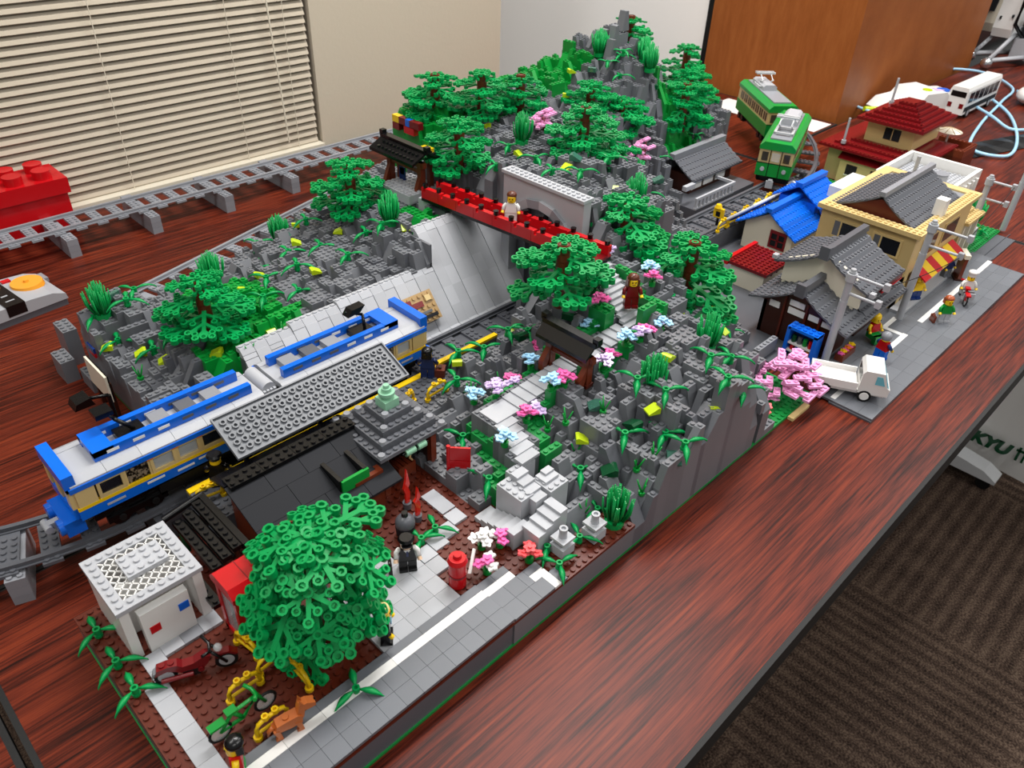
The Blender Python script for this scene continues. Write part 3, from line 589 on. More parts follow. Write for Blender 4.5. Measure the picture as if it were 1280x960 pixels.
# ================================================================ blue train
def wheelset(parent, x, m='black'):
    bg = put('bogie', MB().box(x-3, YT-2.6, 5.4, x+3, YT+2.6, 6.6, m).box(x-3.4, YT-3.3, 5.7, x+3.4, YT-2.7, 6.5, m).box(x-3.4, YT+2.7, 5.7, x+3.4, YT+3.3, 6.5, m), parent)
    for dx in (-1.9, 1.9):
        for s in (-1, 1): put('wheel', MB().cyl((x+dx, YT+s*2.4, 5.9), (x+dx, YT+s*3.0, 5.9), 1.15, 1.15, m, 14).cyl((x+dx, YT+s*3.0, 5.9), (x+dx, YT+s*3.5, 5.9), .5, .4, 'rubber', 8), bg)
def railcar(x0, x1, cab, label):
    t = thing('blue_railcar', label, 'toy train', (0, 0, 0), 0, 'two car blue train')
    y0, y1 = YT-3.7, YT+3.7; L = x1-x0; P = lambda n, b, par=t: put(n, b, par)
    P('underframe', MB().box(x0+1.5, y0+.8, 6.6, x1-1.5, y1-.8, 8.2, 'black').box((x0+x1)/2-3, y0+.4, 6.2, (x0+x1)/2+3, y1-.4, 7.6, 'rubber'))
    wheelset(t, x0+6); wheelset(t, x1-6)
    P('floor', MB().box(x0+.6, y0+.4, 8.2, x1-.6, y1-.4, 8.6, 'dgray'))
    for s, yy in ((-1, y0), (1, y1)):
        a, b = (yy, yy+.5) if s < 0 else (yy-.5, yy)
        wx = x0+(2.6 if cab < 0 else .4); we = x1-(.4 if cab < 0 else 2.6)
        sk = P('side_skirt', MB().box(x0+.2, a, 8.2, x1-.2, b, 9.5, 'blue'))
        for k, dx in enumerate((3, 7.5, 11, 13.6, 18)):
            e = a-.06 if s < 0 else b; put('side_stripe', box_(x0+dx, e, 8.7+(k % 2)*.25, x0+dx+2, e+.06, 8.95+(k % 2)*.25, 'white' if k % 4 else 'lgray'), sk)
        P('yellow_band', MB().box(x0+.2, a-.04, 9.5, x1-.2, b+.04, 9.9, 'yellow'))
        n = 7; w = (we-wx)/n
        for k in range(n):
            xa, xb = wx+k*w, wx+(k+1)*w; door = k in (1, 5); f = MB()
            if door: f.box(xa, a+.1, 9.9, xa+.25, b, 12.2, 'tan').box(xb-.25, a+.1, 9.9, xb, b, 12.2, 'tan')
            else: f.box(xa, a, 9.9, xb, b, 10.3, 'tan').box(xa, a, 10.3, xa+.35, b, 12.2, 'tan').box(xb-.35, a, 10.3, xb, b, 12.2, 'tan').box(xa+.35, a, 11.9, xb-.35, b, 12.2, 'tan')
            wf = P('door_frame' if door else 'window_frame', f)
            put('pane', box_(xa+.25, a+.22, 9.95, xb-.25, b-.2, 12.15, 'crowd' if door else 'smoke' if k in (0, 4) else 'glass'), wf)
            if k in (2, 3, 4): put('lamp', box_(xa-.3, a-.1, 12.0, xa+.4, a+.3, 12.35, 'orange'), wf)
        P('eave', MB().box(x0, a-.15, 12.2, x1, b+.15, 12.8, 'blue'))
        nt = 6; lw = (L-.4)/nt
        for k in range(nt):
            xa = x0+.2+k*lw; pr = [(yy, 12.8), (yy-s*1.7, 12.8), (yy-s*1.7, 13.5), (yy-s*.9, 13.5), (yy, 13.0)]
            P('roof_tile', MB().prism(pr, 'x', xa+.02, xa+lw-.02, 'lgray'))
    P('seat_row', MB().box(x0+4, y0+1, 8.6, x1-4, y0+2.6, 10, 'dbrown').box(x0+4, y1-2.6, 8.6, x1-4, y1-1, 10, 'dbrown'))
    P('roof_deck', MB().box(x0+.2, y0+1.7, 12.6, x1-.2, y1-1.7, 13.45, 'lgray'))
    ca, cb = (x0+3.6, x1-1.2) if cab < 0 else (x0+1.2, x1-3.6)
    for s in (-1, 1):
        yy = YT+s*1.75; r = P('clerestory_rail', MB().box(ca, yy-.4, 13.45, cb, yy+.4, 14.7, 'blue'))
        for k in range(6):
            xa = ca+1.4+k*(cb-ca-3)/5.5; e = yy-.46
            put('rail_stripe', box_(xa, e, 14.0, xa+1.3, e+.06, 14.35, 'white' if (k < 3) == (cab < 0) else 'dgray'), r)
    xe = ca if cab < 0 else cb-2.2
    P('clerestory_cap', box_(xe, YT-2.15, 14.0, xe+2.2, YT+2.15, 14.75, 'blue'))
    for k in range(3): P('roof_vent', box_((ca+cb)/2+3.2*k-2.2 if cab < 0 else (ca+cb)/2-3.2*k-1.5, YT-1.2, 13.45, ((ca+cb)/2+3.2*k-.2) if cab < 0 else (ca+cb)/2-3.2*k+.6, YT+1.2, 14.3, 'mgray' if k != 1 else 'dgray'))
    px = (ca+4.6) if cab < 0 else (cb-4.8); d = -1 if cab < 0 else 1
    pg = P('pantograph', MB().box(px-1.4, YT-1.1, 13.45, px+1.6, YT+1.1, 14.3, 'black'))
    put('lower_arm', MB().tube([(px+.6, YT-.3, 14.3), (px+.9*d, YT+.4, 16.0)], .24, 'black', 6), pg); put('upper_arm', MB().tube([(px+.9*d, YT+.4, 16), (px+.1*d-1.4, YT+1.2, 16.8)], .2, 'black', 6), pg)
    put('collector', MB().prism([(-1.5, 16.4), (.5, 16.6), (1.3, 17.4), (-.8, 17.3)], 'y', YT+.2, YT+1.6, 'black') if d > 0 else MB().box(px-2.6, YT+.6, 16.4, px-.7, YT+2.4, 17.0, 'black'), pg, (px if d > 0 else 0, 0, 0))
    # cab end
    e = x0 if cab < 0 else x1; o = lambda a, b: (e+a, e+b) if cab < 0 else (e-b, e-a)
    a, b = o(-.3, .9); P('cab_brow', box_(a, y0+.1, 12.8, b, y1-.1, 14.4, 'blue'))
    a, b = o(-.2, .4); P('cab_front', MB().box(a, y0+.3, 8.4, b, y1-.3, 9.9, 'blue').box(a, y0+.2, 9.9, b, y0+1.4, 12.8, 'tan').box(a, y1-1.4, 9.9, b, y1-.2, 12.8, 'tan').box(a, YT-.7, 9.9, b, YT+.7, 12.8, 'tan').box(a, y0+.2, 12.2, b, y1-.2, 12.8, 'tan'))
    a, b = o(0, .2); P('windscreen', MB().box(a, y0+1.4, 9.9, b, YT-.7, 12.2, 'smoke').box(a, YT+.7, 9.9, b, y1-1.4, 12.2, 'smoke'))
    for s in (-1, 1):
        a, b = o(.4, 2.4); ss = y0 if s < 0 else y1-.5; P('cab_side', MB().box(a, ss, 9.9, b, ss+.5, 12.2, 'tan'))
    a, b = o(-1.4, .6); P('buffer', MB().box(a, YT-2.6, 5.9, b, YT+2.6, 7.8, 'blue'))
    a, b = o(-1.9, -1.3)
    for s in (-1, 1): P('buffer_disc', MB().cyl((a, YT+s*1.7, 7.0), (b, YT+s*1.7, 7.0), .95, .95, 'blue', 14))
    a, b = o(-2.6, -1.4); P('coupler', MB().box(a, YT-.4, 6.2, b, YT+.4, 7.0, 'lgray').cyl((a, YT-.9, 6.6), (a, YT+.9, 6.6), .45, .45, 'lgray', 8))
    return t
railcar(-27, -3.6, -1, 'front blue and cream railcar with yellow stripe, nearer the camera')
railcar(-1.6, 21, 1, 'rear blue and cream railcar beside the tan notice board')
gw = MB()
for k in range(4): gw.box(-3.5+.45*k, YT-2.6, 8.6, -3.2+.45*k, YT+2.6, 13.1, 'lgray')
gw.cyl((-2.6, YT-2.2, 13.0), (-2.6, YT+2.2, 13.0), .95, .95, 'lgray', 12)
solo('gangway_bellows', 'light grey ribbed gangway joining the two blue railcars', 'gangway', gw)
# ================================================================ green tram
def tram(x, y, rz, L, label, pan):
    t = thing('green_tram', label, 'toy tram', (x, y, 4.6), rz, 'two car green tram'); t.scale = (1, 1.13, 1.13); P = lambda n, b, par=t: put(n, b, par); w = 3.4
    P('underframe', MB().box(1, -2.6, .4, L-1, 2.6, 1.6, 'black'))
    for xx in (4, L-4): P('bogie', MB().box(xx-2.2, -3, 0, xx+2.2, 3, 1, 'rubber').cyl((xx-1.3, -3.2, .7), (xx-1.3, 3.2, .7), .8, .8, 'black', 10).cyl((xx+1.3, -3.2, .7), (xx+1.3, 3.2, .7), .8, .8, 'black', 10))
    P('lower_body', MB().box(0, -w, 1.6, L, w, 4.2, 'bgreen'))
    P('upper_body', MB().box(.15, -w+.1, 4.2, L-.15, w-.1, 6.9, 'tan'))
    for s in (-1, 1):
        for k in range(7): xa = 1.2+k*(L-2.6)/7; ww = P('window', box_(xa, s*(w-.12)-.06, 4.7, xa+(L-2.6)/7-.7, s*(w-.12)+.06, 6.4, 'smoke')); put('mullion', box_(xa+1.0, s*(w-.1)-.07, 4.7, xa+1.2, s*(w-.1)+.07, 6.4, 'tan'), ww)
    for ya, yb in ((-2.7, -1.5), (-.8, .8), (1.5, 2.7)): P('windscreen', box_(-.03, ya, 4.7, .2, yb, 6.4, 'smoke' if abs(ya+yb) > 1 else 'glass'))
    P('front_seam', MB().box(-.05, -1.15, 1.6, 0, -1.0, 8.3, 'black').box(-.05, 1.0, 1.6, 0, 1.15, 8.3, 'black').box(-.04, -w, 4.15, 0, w, 4.3, 'black'))
    for s in (-1, 1): P('head_lamp', MB().cyl((-.3, s*2.1, 3), (.1, s*2.1, 3), .42, .42, 'lgray', 10))
    P('roof', MB().prism([(-w-.05, 6.9), (w+.05, 6.9), (w+.05, 7.6), (w-.8, 8.4), (-w+.8, 8.4), (-w-.05, 7.6)], 'x', -.1, L+.1, 'bgreen'))
    P('roof_deck', box_(2, -2, 8.4, L-1.5, 2, 8.7, 'mgray'))
    P('air_conditioner', MB().prism([(-1.6, 8.7), (1.6, 8.7), (1.6, 9.5), (1.1, 9.9), (-1.1, 9.9), (-1.6, 9.5)], 'x', L*.5, L*.85, 'lgray'))
    pg = P('pantograph', MB().box(pan-2.4, -1.9, 8.7, pan+2.4, -1.4, 9.2, 'steel').box(pan-2.4, 1.4, 8.7, pan+2.4, 1.9, 9.2, 'steel').box(pan-2.4, -1.9, 8.9, pan-1.9, 1.9, 9.3, 'steel').box(pan+1.9, -1.9, 8.9, pan+2.4, 1.9, 9.3, 'steel'))
    for s in (-1, 1): put('arm', MB().tube([(pan+2, s*1.2, 9.2), (pan-1.6, s*1.2, 10.4), (pan+1.2, s*1.2, 11.4)], .2, 'steel', 6), pg)
    put('collector', MB().box(pan+.6, -2.2, 11.3, pan+1.0, 2.2, 11.7, 'steel').box(pan+1.8, -2.2, 11.3, pan+2.2, 2.2, 11.7, 'steel').box(pan+.6, -1.5, 11.2, pan+2.2, -1.2, 11.5, 'steel').box(pan+.6, 1.2, 11.2, pan+2.2, 1.5, 11.5, 'steel'), pg)
    P('coupler', MB().box(-1.6, -.4, .6, 0, .4, 1.2, 'lgray').box(-1.7, -.7, -.2, -1.2, .7, 1.2, 'lgray'))
tram(126, 44.2, .36, 26, 'front green and cream tram car facing the level crossing', 7)
tram(152.5, 57.5, .86, 24, 'rear green and cream tram car curving behind the mountain', 16)
# ================================================================ plaza module
GZ = 4.0
pm = thing('plaza_module', 'brown studded plaza base with grey edge and road strip in the foreground', 'toy base', (0, 0, 0))
put('baseplate', MB().box(-32, 0.0, 0, -16, 31.1, .35, 'baseg').box(-16, 0, 0, 0, 38.3, .35, 'baseg'), pm)
b = MB().box(-31.9, .15, .35, -16, 31, 3.6, 'dgray').box(-16, .15, .35, 0, 38.3, 3.6, 'dgray'); put('edge_wall', b, pm)
put('edge_wall', MB().box(0, .0, .4, 20, .99, 3.6, 'rock'), pm); put('edge_wall', box_(0.0, 1, .4, 8, 38.3, 3.6, 'dgray'), pm); put('edge_wall', box_(8, 1, .41, 20, 4, 3.6, 'dgray'), pm); put('edge_wall', box_(8, 31, .41, 23, 38.3, 3.6, 'dgray'), pm)
def studded(x0, y0, w, d, m='brown', skip=()):
    o = put('ground_plate', MB().brick(0, 0, 0, w, d, .4, m), pm, (x0, y0, 3.6)); return o
for x0 in (-32, -24, -16, -8):
    for y0, d in ((0, 8), (8, 8), (16, 8), (24, 7)): studded(x0, y0, 8, d)
studded(0, 0, 8, 8); studded(0, 8, 8, 8); studded(0, 16, 8, 8); studded(0, 24, 8, 7); studded(8, 0, 6, 4); studded(14, 0, 6, 4); studded(8, 4, 2, 4); studded(8, 8, 2, 6)
TILE = {}
def tile(x, y, w, d, m, name='floor_tile', z=GZ):
    k = (w, d, m)
    if k not in TILE: TILE[k] = MB().box(.015, .015, 0, w-.015, d-.015, .38, m).mesh(name)
    put(name, TILE[k], pm, (x, y, z))
for k in range(16):
    for j in (0, 2): tile(-32+2*k, j, 2, 2, 'road', 'road_tile', GZ+.22)
for k in range(8): tile(-32+4*k, 4, 4, 1, 'white', 'white_line_tile', GZ+.22)
for k in range(8): tile(-32+4*k, 5, 4, 1, 'road', 'kerb_tile', GZ+.22)
for k in range(4): tile(0.1+(k//2)*2, (k % 2)*2, 2, 2, 'road', 'road_tile')
tile(4.1, 0, 2, 2, 'road', 'road_tile'); tile(.1, 4, 2, 1, 'white', 'white_line_tile'); tile(2.1, 4, 2, 1, 'white', 'white_line_tile'); tile(.1, 5, 2, 1, 'road', 'kerb_tile'); tile(2.1, 5, 2, 1, 'road', 'kerb_tile')
tile(4.1, 2, 1, 2, 'road', 'kerb_tile'); tile(5.1, 2, 2, 1, 'white', 'white_line_tile'); tile(5.1, 3, 2, 1, 'road', 'kerb_tile'); tile(6.1, 0, 1, 2, 'white', 'white_line_tile'); tile(7.1, 0, 1, 2, 'road', 'kerb_tile')
# pavement tiles: along the left side and the plaza square, stepping tiles to the stairs
for y in range(6, 17, 2): tile(-30.5, y, 2, 2, 'lgray')
for y in (17.5, 19.5): tile(-29.4, y, 2, 2, 'lgray')
tile(-23.4, 20.2, 2, 2, 'lgray'); tile(-25.4, 20.2, 2, 2, 'mgray'); tile(-27.4, 20.2, 2, 2, 'lgray')
for x in range(-12, -2, 2):
    for y in range(6, 16, 2):
        if not (x > -6 and y > 13): tile(x, y, 2, 2, 'lgray')
for x, y in ((-2, 10), (-1.9, 12.1), (0.2, 12.6), (2.2, 13.2), (4.3, 14.2)): tile(x, y, 2, 2, 'lgray', 'stepping_tile')
tile(4.4, 16.4, 2, 4, 'lgray', 'stepping_tile')
# ---------------------------------------------------------------- stone gate blocks beside the stairs
fb = thing('stone_bastion', 'light grey L shaped stone bastion left of the stair gap', 'stonework', (9.4, 8.6, GZ))
put('stone_block', bm_(2, 4, 4.6, 'lgray'), fb); put('stone_block', bm_(4, 1, 5, 'lgray'), fb, (2, 3.6, 0)); put('ledge', MB().brick(-2.6, -.8, 0, 4, 1, 2.0, 'dgray'), fb, (1, -.4, 0))
fb2 = thing('stone_bastion', 'light grey stepped stone block right of the stair gap', 'stonework', (13, 7.4, GZ))
put('stone_block', bm_(3, 3, 4.6, 'lgray'), fb2); put('cap_step', MB().box(.4, 1.2, 4.6, 2.6, 2.9, 5, 'lgray').box(1.2, 2, 5, 2.6, 2.9, 5.3, 'lgray'), fb2)
# stone lanterns
def lantern(x, y, label):
    t = thing('stone_lantern', label, 'lantern', (x, y, GZ+.2), 0, 'grey stone lanterns')
    put('base_block', MB().box(-1, -1, 0, 1, 1, 1.25, 'lgray'), t); put('neck', MB().cyl((0, 0, 1.25), (0, 0, 1.9), .6, .75, 'lgray', 12), t)
    put('slab', MB().prism([(-1, -1), (1, -1), (1, 1), (-1, 1)], 'z', 1.9, 2.25, 'lgray'), t); k = MB().cyl((0, 0, 2.25), (0, 0, 3.3), .5, .42, 'lgray', 12); knob(k, 0, 0, 3.2, 'lgray', .5, .35, 12); put('finial', k, t)
lantern(10.6, 3.2, 'small grey stone lantern beside the bottom of the stairs'); lantern(14.9, 2.2, 'small grey stone lantern next to the spiky bush')
# ---------------------------------------------------------------- toilet hut
wc = thing('toilet_hut', 'white toilet block with a grey lattice roof in the left foreground', 'building', (-29.6, 22, GZ))
for (a, b_, c, d) in ((0, 0, .9, 8), (7.1, 0, 8, 8), (.9, 7.1, 7.1, 8), (.9, 3, 7.1, 3.6)): put('wall', box_(a, b_, 0, c, d, 6.6, 'white'), wc)
sg = put('screen_wall', box_(1.5, -.4, 0, 6.2, .5, 5.6, 'white'), wc)
put('red_mark', box_(2.0, -.5, 2.6, 3.0, -.4, 3.5, 'red'), sg); put('blue_mark', box_(5.0, -.5, 3.4, 6.0, -.4, 4.3, 'blue'), sg)
fr = MB().box(-.2, -.2, 6.6, 8.2, 1, 7.1, 'lgray').box(-.2, 7, 6.6, 8.2, 8.2, 7.1, 'lgray').box(-.2, 1, 6.6, 1, 7, 7.1, 'lgray').box(7, 1, 6.6, 8.2, 7, 7.1, 'lgray')
for i in range(8):
    fr.stud(.5+i, .5, 7.1, 'lgray'); fr.stud(.5+i, 7.5, 7.1, 'lgray')
    if 0 < i < 7: fr.stud(.5, .5+i, 7.1, 'lgray'); fr.stud(7.5, .5+i, 7.1, 'lgray')
put('roof_frame', fr, wc)
la = MB()
for k in range(-5, 6):
    for s in (-1, 1):
        a, b_ = max(-3, -3-k) if s > 0 else 0, 0
        # diagonal bars clipped to the opening
        pts = []
        for tt in (-6, 6):
            pass
        x0 = max(-3, k-3); x1 = min(3, k+3)
        if x1-x0 > .3:
            A, B = (4+x0, 4+s*(x0-k), 6.85), (4+x1, 4+s*(x1-k), 6.85); arm(la, A, B, .13, .16, 'white')
put('lattice', la, wc); put('roof_plate', bm_(4, 3, .5, 'lgray'), wc, (2.4, 2.8, 7.05))
# ---------------------------------------------------------------- phone booth
pb = thing('phone_booth', 'red phone booth standing between the white hut and big tree', 'phone booth', (-21.4, 15.6, GZ), .0)
for x in (0, 3.4):
    for y in (0, 3.4): put('post', box_(x, y, 0, x+.6, y+.6, 7.2, 'red'), pb)
for a in ((.6, .15, 3.4, .25), (.15, .6, .25, 3.4), (3.75, .6, 3.85, 3.4)): put('pane', box_(a[0], a[1], .8, a[2], a[3], 6.6, 'clear'), pb)
put('back_panel', box_(.6, 3.6, .4, 3.4, 3.9, 7.2, 'glitter'), pb)
rf = put('roof', MB().prism([(-.2, 7.2), (4.2, 7.2), (4.2, 7.8), (3.4, 8.6), (.6, 8.6), (-.2, 7.8)], 'x', -.2, 4.2, 'red').stud(.5, .6, 7.6, 'red').stud(3.4, .6, 7.6, 'red'), pb); put('roof_seam', MB().box(1.95, .5, 8.58, 2.05, 3.5, 8.62, 'dred'), rf)
put('sill', MB().box(0, 0, 0, 4, .3, .8, 'red').box(0, 0, 0, .3, 4, .8, 'red').box(3.7, 0, 0, 4, 4, .8, 'red'), pb)
# ---------------------------------------------------------------- yellow hoop fences
def hoop(x, y, rz, label, L=3.0, z=GZ+.2, grp='yellow hoop fences'):
    t = thing('hoop_fence', label, 'fence', (x, y, z), rz, grp); put('rail', MB().tube([(0, 0, 0), (0, 0, 1.2), (.25, 0, 1.8), (.8, 0, 2.0), (L-.8, 0, 2.0), (L-.25, 0, 1.8), (L, 0, 1.2), (L, 0, 0)], .22, 'yellow', 8), t)
    put('lower_bar', MB().cyl((0, 0, .7), (L, 0, .7), .17, .17, 'yellow', 8), t); k = MB()
    for xx in (L*.33, L*.66): knob(k, xx, 0, 1.95, 'yellow', .33, .5, 8)
    put('knob', k, t); f = MB()
    for xx in (0, L): f.cyl((xx, 0, 0), (xx, 0, .4), .42, .42, 'yellow', 10)
    put('feet', f, t)
hoop(-25.3, 11.6, 0, 'yellow hoop fence in front of the motorcycle wheel'); hoop(-22, 12.2, .1, 'yellow hoop fence joining the bicycle to the big tree'); hoop(-25.3, 6.8, 0, 'yellow hoop fence between the green bicycle and dog'); hoop(-21.6, 17.0, -1.4, 'yellow hoop fence behind the motorcycle handlebar'); hoop(-19.4, 11.2, -1.57, 'yellow hoop fence at the front wheel of the green bicycle', 3.4)
# ---------------------------------------------------------------- motorcycle, bicycles
def wheel(b, c, r, w, m='rubber', hubm='lgray', n=18):
    b.cyl((c[0], c[1]-w/2, c[2]), (c[0], c[1]+w/2, c[2]), r, r, m, n)
    for s in (-1, 1): b.cyl((c[0], c[1]+s*w/2, c[2]), (c[0], c[1]+s*(w/2+.05), c[2]), r*.68, r*.62, hubm, n)
    return b
mc = thing('motorcycle', 'dark red motorcycle parked in front of the white hut', 'motorcycle', (-28.4, 17.6, GZ+.2), -.42)
put('wheel', wheel(MB(), (0, 0, 1.05), 1.05, .55), mc); put('wheel', wheel(MB(), (5.4, 0, 1.05), 1.05, .5), mc)
put('body', MB().prism([(-.9, 1.5), (-.6, 2.3), (.4, 2.5), (1.2, 2.4), (1.6, 2.0), (2.6, 2.1), (3.6, 2.7), (4.2, 2.5), (3.8, 1.6), (3.2, 1.0), (1.6, 1.1), (.9, 1.6), (.2, 1.9)], 'y', -.45, .45, 'dred').stud(-.1, 0, 2.35, 'dred').stud(.7, 0, 2.4, 'dred'), mc)
put('exhaust', MB().cyl((-.4, -.62, .95), (2.4, -.62, .95), .24, .24, 'dred', 8), mc); put('engine', MB().box(1.5, -.5, .5, 3, .5, 1.3, 'black').cyl((3.1, -.6, 1.1), (3.1, .6, 1.1), .3, .3, 'dred', 8), mc)
put('fork', MB().tube([(5.4, -.42, 1.05), (4.3, -.42, 3.0)], .15, 'black', 6).tube([(5.4, .42, 1.05), (4.3, .42, 3.0)], .15, 'black', 6), mc); put('handlebar', MB().tube([(3.6, -1.2, 3.7), (4.2, -.5, 3.2), (4.2, .5, 3.2), (3.6, 1.2, 3.7)], .16, 'black', 6), mc)
put('head_lamp', MB().sphere((4.9, 0, 2.9), .42, 'clear'), mc); put('fender', MB().prism([(4.5, 1.9), (5.0, 2.35), (5.8, 2.35), (6.5, 1.7), (6.3, 1.6), (5.7, 2.1), (5.1, 2.1), (4.7, 1.7)], 'y', -.35, .35, 'dred'), mc)
put('rear_fender', MB().prism([(-1.25, 1.0), (-1.0, 1.8), (-.4, 2.25), (.4, 2.3), (1.0, 1.9), (.7, 1.75), (.2, 2.05), (-.5, 1.95), (-.95, 1.5)], 'y', -.36, .36, 'mgray'), mc)
def bicycle(x, y, z, rz, col, label, grp='toy bicycles'):
    t = thing('bicycle', label, 'bicycle', (x, y, z), rz, grp)
    for xx in (0, 4.4): put('wheel', MB().tube([(xx+1.0*math.cos(6.28319*i/16), 0, 1.1+1.0*math.sin(6.28319*i/16)) for i in range(16)], .15, 'rubber', 6, True).cyl((xx, -.06, 1.1), (xx, .06, 1.1), .9, .9, 'clear', 14), t)
    put('frame', MB().tube([(0, 0, 1.1), (1.4, 0, 2.6), (3.8, 0, 2.7), (2.2, 0, 1.0), (0, 0, 1.1)], .2, col, 6).tube([(1.4, 0, 2.6), (2.2, 0, 1)], .2, col, 6), t)
    put('fork', MB().tube([(4.4, 0, 1.1), (3.8, 0, 2.7), (3.6, 0, 3.4)], .2, col, 6), t); put('handlebar', MB().tube([(3.2, -1.0, 3.7), (3.6, -.4, 3.4), (3.6, .4, 3.4), (3.2, 1.0, 3.7)], .2, col, 6), t); put('saddle', MB().box(.8, -.4, 2.8, 1.8, .4, 3.1, col).cyl((1.3, 0, 2.5), (1.3, 0, 2.8), .15, .15, col, 6), t); put('rack', MB().box(-.9, -.4, 2.2, .6, .4, 2.45, col), t)
bicycle(-27.6, 8.9, GZ+.2, .0, 'bgreen', 'green toy bicycle leaning by the yellow fences')
# dog
dg = thing('dog', 'orange brown toy dog standing on the white road line', 'dog', (-24, 5.6, GZ+.6), -.25)
put('body', MB().prism([(-.3, 1.0), (0, 1.9), (.9, 2.1), (1.9, 2.2), (2.3, 1.9), (2.2, 1.1), (1.2, .95), (.4, 1.0)], 'y', -.5, .5, 'dogc').stud(.9, 0, 2.05, 'dogc'), dg)
for xx, yy in ((0, -.35), (0, .35), (1.9, -.35), (1.9, .35)): put('leg', MB().prism([(xx-.3, 0), (xx+.35, 0), (xx+.3, .35), (xx+.15, 1.3), (xx-.35, 1.4), (xx-.1, .5)], 'y', yy-.2, yy+.2, 'dogc'), dg)
put('neck', MB().prism([(1.7, 1.6), (2.4, 1.5), (2.7, 2.8), (2.1, 2.9)], 'y', -.36, .36, 'dogc'), dg)
hd = put('head', MB().prism([(2.0, 2.6), (2.9, 2.4), (3.6, 2.5), (3.6, 2.9), (2.9, 3.3), (2.2, 3.3)], 'y', -.4, .4, 'dogc'), dg); put('ear', MB().prism([(2.2, 3.2), (2.6, 3.2), (2.3, 3.9)], 'y', -.4, -.15, 'dogc').prism([(2.2, 3.2), (2.6, 3.2), (2.3, 3.9)], 'y', .15, .4, 'dogc'), hd); put('nose', box_(3.55, -.12, 2.75, 3.68, .12, 2.95, 'black'), hd)
put('tail', MB().tube([(-.2, 0, 1.6), (-.7, 0, 1.1), (-.8, 0, .5)], [.25, .2, .1], 'dogc', 6), dg)
# ---------------------------------------------------------------- toy figures
def figure(x, y, z, rz, label, legs, torso, arms=None, head='skin', hair=None, hairm='black', hand=None, sit=False, sc=1.0, extra=None, grp='toy figures'):
    """front faces local -y"""
    arms = arms or torso; hand = hand or head
    t = thing('toy_figure', label, 'toy figure', (x, y, z), rz, grp); P = lambda n, b, par=t: put(n, b, par, sc=None if par is not t else sc)
    zt = 1.75
    if sit:
        for s in (-1, 1): P('leg', MB().box(s*.5-.45, -1.6, .7, s*.5+.45, .4, 1.5, legs).box(s*.5-.45, -1.9, 0.2, s*.5+.45, -1.1, 1.5, legs))
    else:
        for s in (-1, 1): P('leg', MB().box(s*.5-.46, -.45, .35, s*.5+.46, .45, 1.45, legs).box(s*.5-.46, -.7, 0, s*.5+.46, .5, .4, legs))
    P('hips', MB().box(-.98, -.42, 1.4, .98, .42, zt, legs))
    tb = MB(); A = [(-.98, -.5), (.98, -.5), (.98, .5), (-.98, .5)]; B = [(-.66, -.45), (.66, -.45), (.66, .45), (-.66, .45)]
    a = [tb.vt((p[0], p[1], zt)) for p in A]; c = [tb.vt((p[0], p[1], zt+1.55)) for p in B]
    for i in range(4): j = (i+1) % 4; tb.face([a[i], a[j], c[j], c[i]], torso)
    tb.face(c, torso); tb.face(a[::-1], torso); P('torso', tb)
    for s in (-1, 1):
        ar = P('arm', MB().tube([(s*.78, 0, zt+1.3), (s*1.12, -.05, zt+.9), (s*1.25, -.45, zt+.35)], [.3, .3, .26], arms, 8)); put('hand', MB().cyl((s*1.26, -.5, zt+.3), (s*1.3, -.75, zt+.02), .24, .27, hand, 8), ar)
    hd = P('head', MB().cyl((0, 0, zt+1.55), (0, 0, zt+1.7), .38, .6, head, 14, False).cyl((0, 0, zt+1.7), (0, 0, zt+2.55), .64, .64, head, 14, False).cyl((0, 0, zt+2.55), (0, 0, zt+2.75), .64, .5, head, 14).cyl((0, 0, zt+2.75), (0, 0, zt+2.95), .3, .3, head, 10))
    put('face', MB().box(-.3, -.66, zt+2.2, -.16, -.58, zt+2.36, 'black').box(.16, -.66, zt+2.2, .3, -.58, zt+2.36, 'black').box(-.22, -.66, zt+1.9, .22, -.58, zt+1.97, 'dred'), hd)
    z1 = zt+2.4
    if hair == 'short': P('hair', MB().sphere((0, .2, z1+.32), .8, hairm, 14, 8, 1, 1, .72).box(-.7, .2, z1-.7, .7, .8, z1+.3, hairm))
    if hair == 'long': P('hair', MB().sphere((0, .2, z1+.32), .82, hairm, 14, 8, 1, 1, .78).prism([(-.8, z1+.2), (.8, z1+.2), (.95, z1-1.6), (-.95, z1-1.6)], 'y', .1, .8, hairm).box(-.85, -.4, z1-.9, -.6, .3, z1+.2, hairm).box(.6, -.4, z1-.9, .85, .3, z1+.2, hairm))
    if hair == 'cap': P('cap', MB().cyl((0, 0, z1-.1), (0, 0, z1+.35), .72, .86, hairm, 16).cyl((0, 0, z1+.35), (0, 0, z1+.6), .9, .7, hairm, 16).prism([(-.6, -.6), (.6, -.6), (.5, -1.05), (-.5, -1.05)], 'z', z1-.05, z1+.06, hairm))
    if hair == 'helmet': P('helmet', MB().sphere((0, 0, z1), .86, hairm, 16, 10))
    if hair == 'chef': P('chef_hat', MB().cyl((0, 0, z1), (0, 0, z1+.6), .66, .7, 'white', 14).sphere((0, 0, z1+.8), .85, 'white', 14, 8, 1, 1, .5))
    if extra: extra(t, P)
    return t
def bag(m): return lambda t, P: (P('bag', MB().box(-2.1, -.9, 1.0-.9, -1.7, .5, 1.3, m)), P('bag_handle', MB().tube([(-1.9, -.6, 1.3), (-1.9, -.5, 1.6), (-1.9, .1, 1.6), (-1.9, .2, 1.3)], .09, m, 5)))
figure(-28, 5.0, GZ+.6, -2.0, 'black haired figure in red top cut off at the bottom edge', 'bgreen', 'red', 'yellow', hair='short')
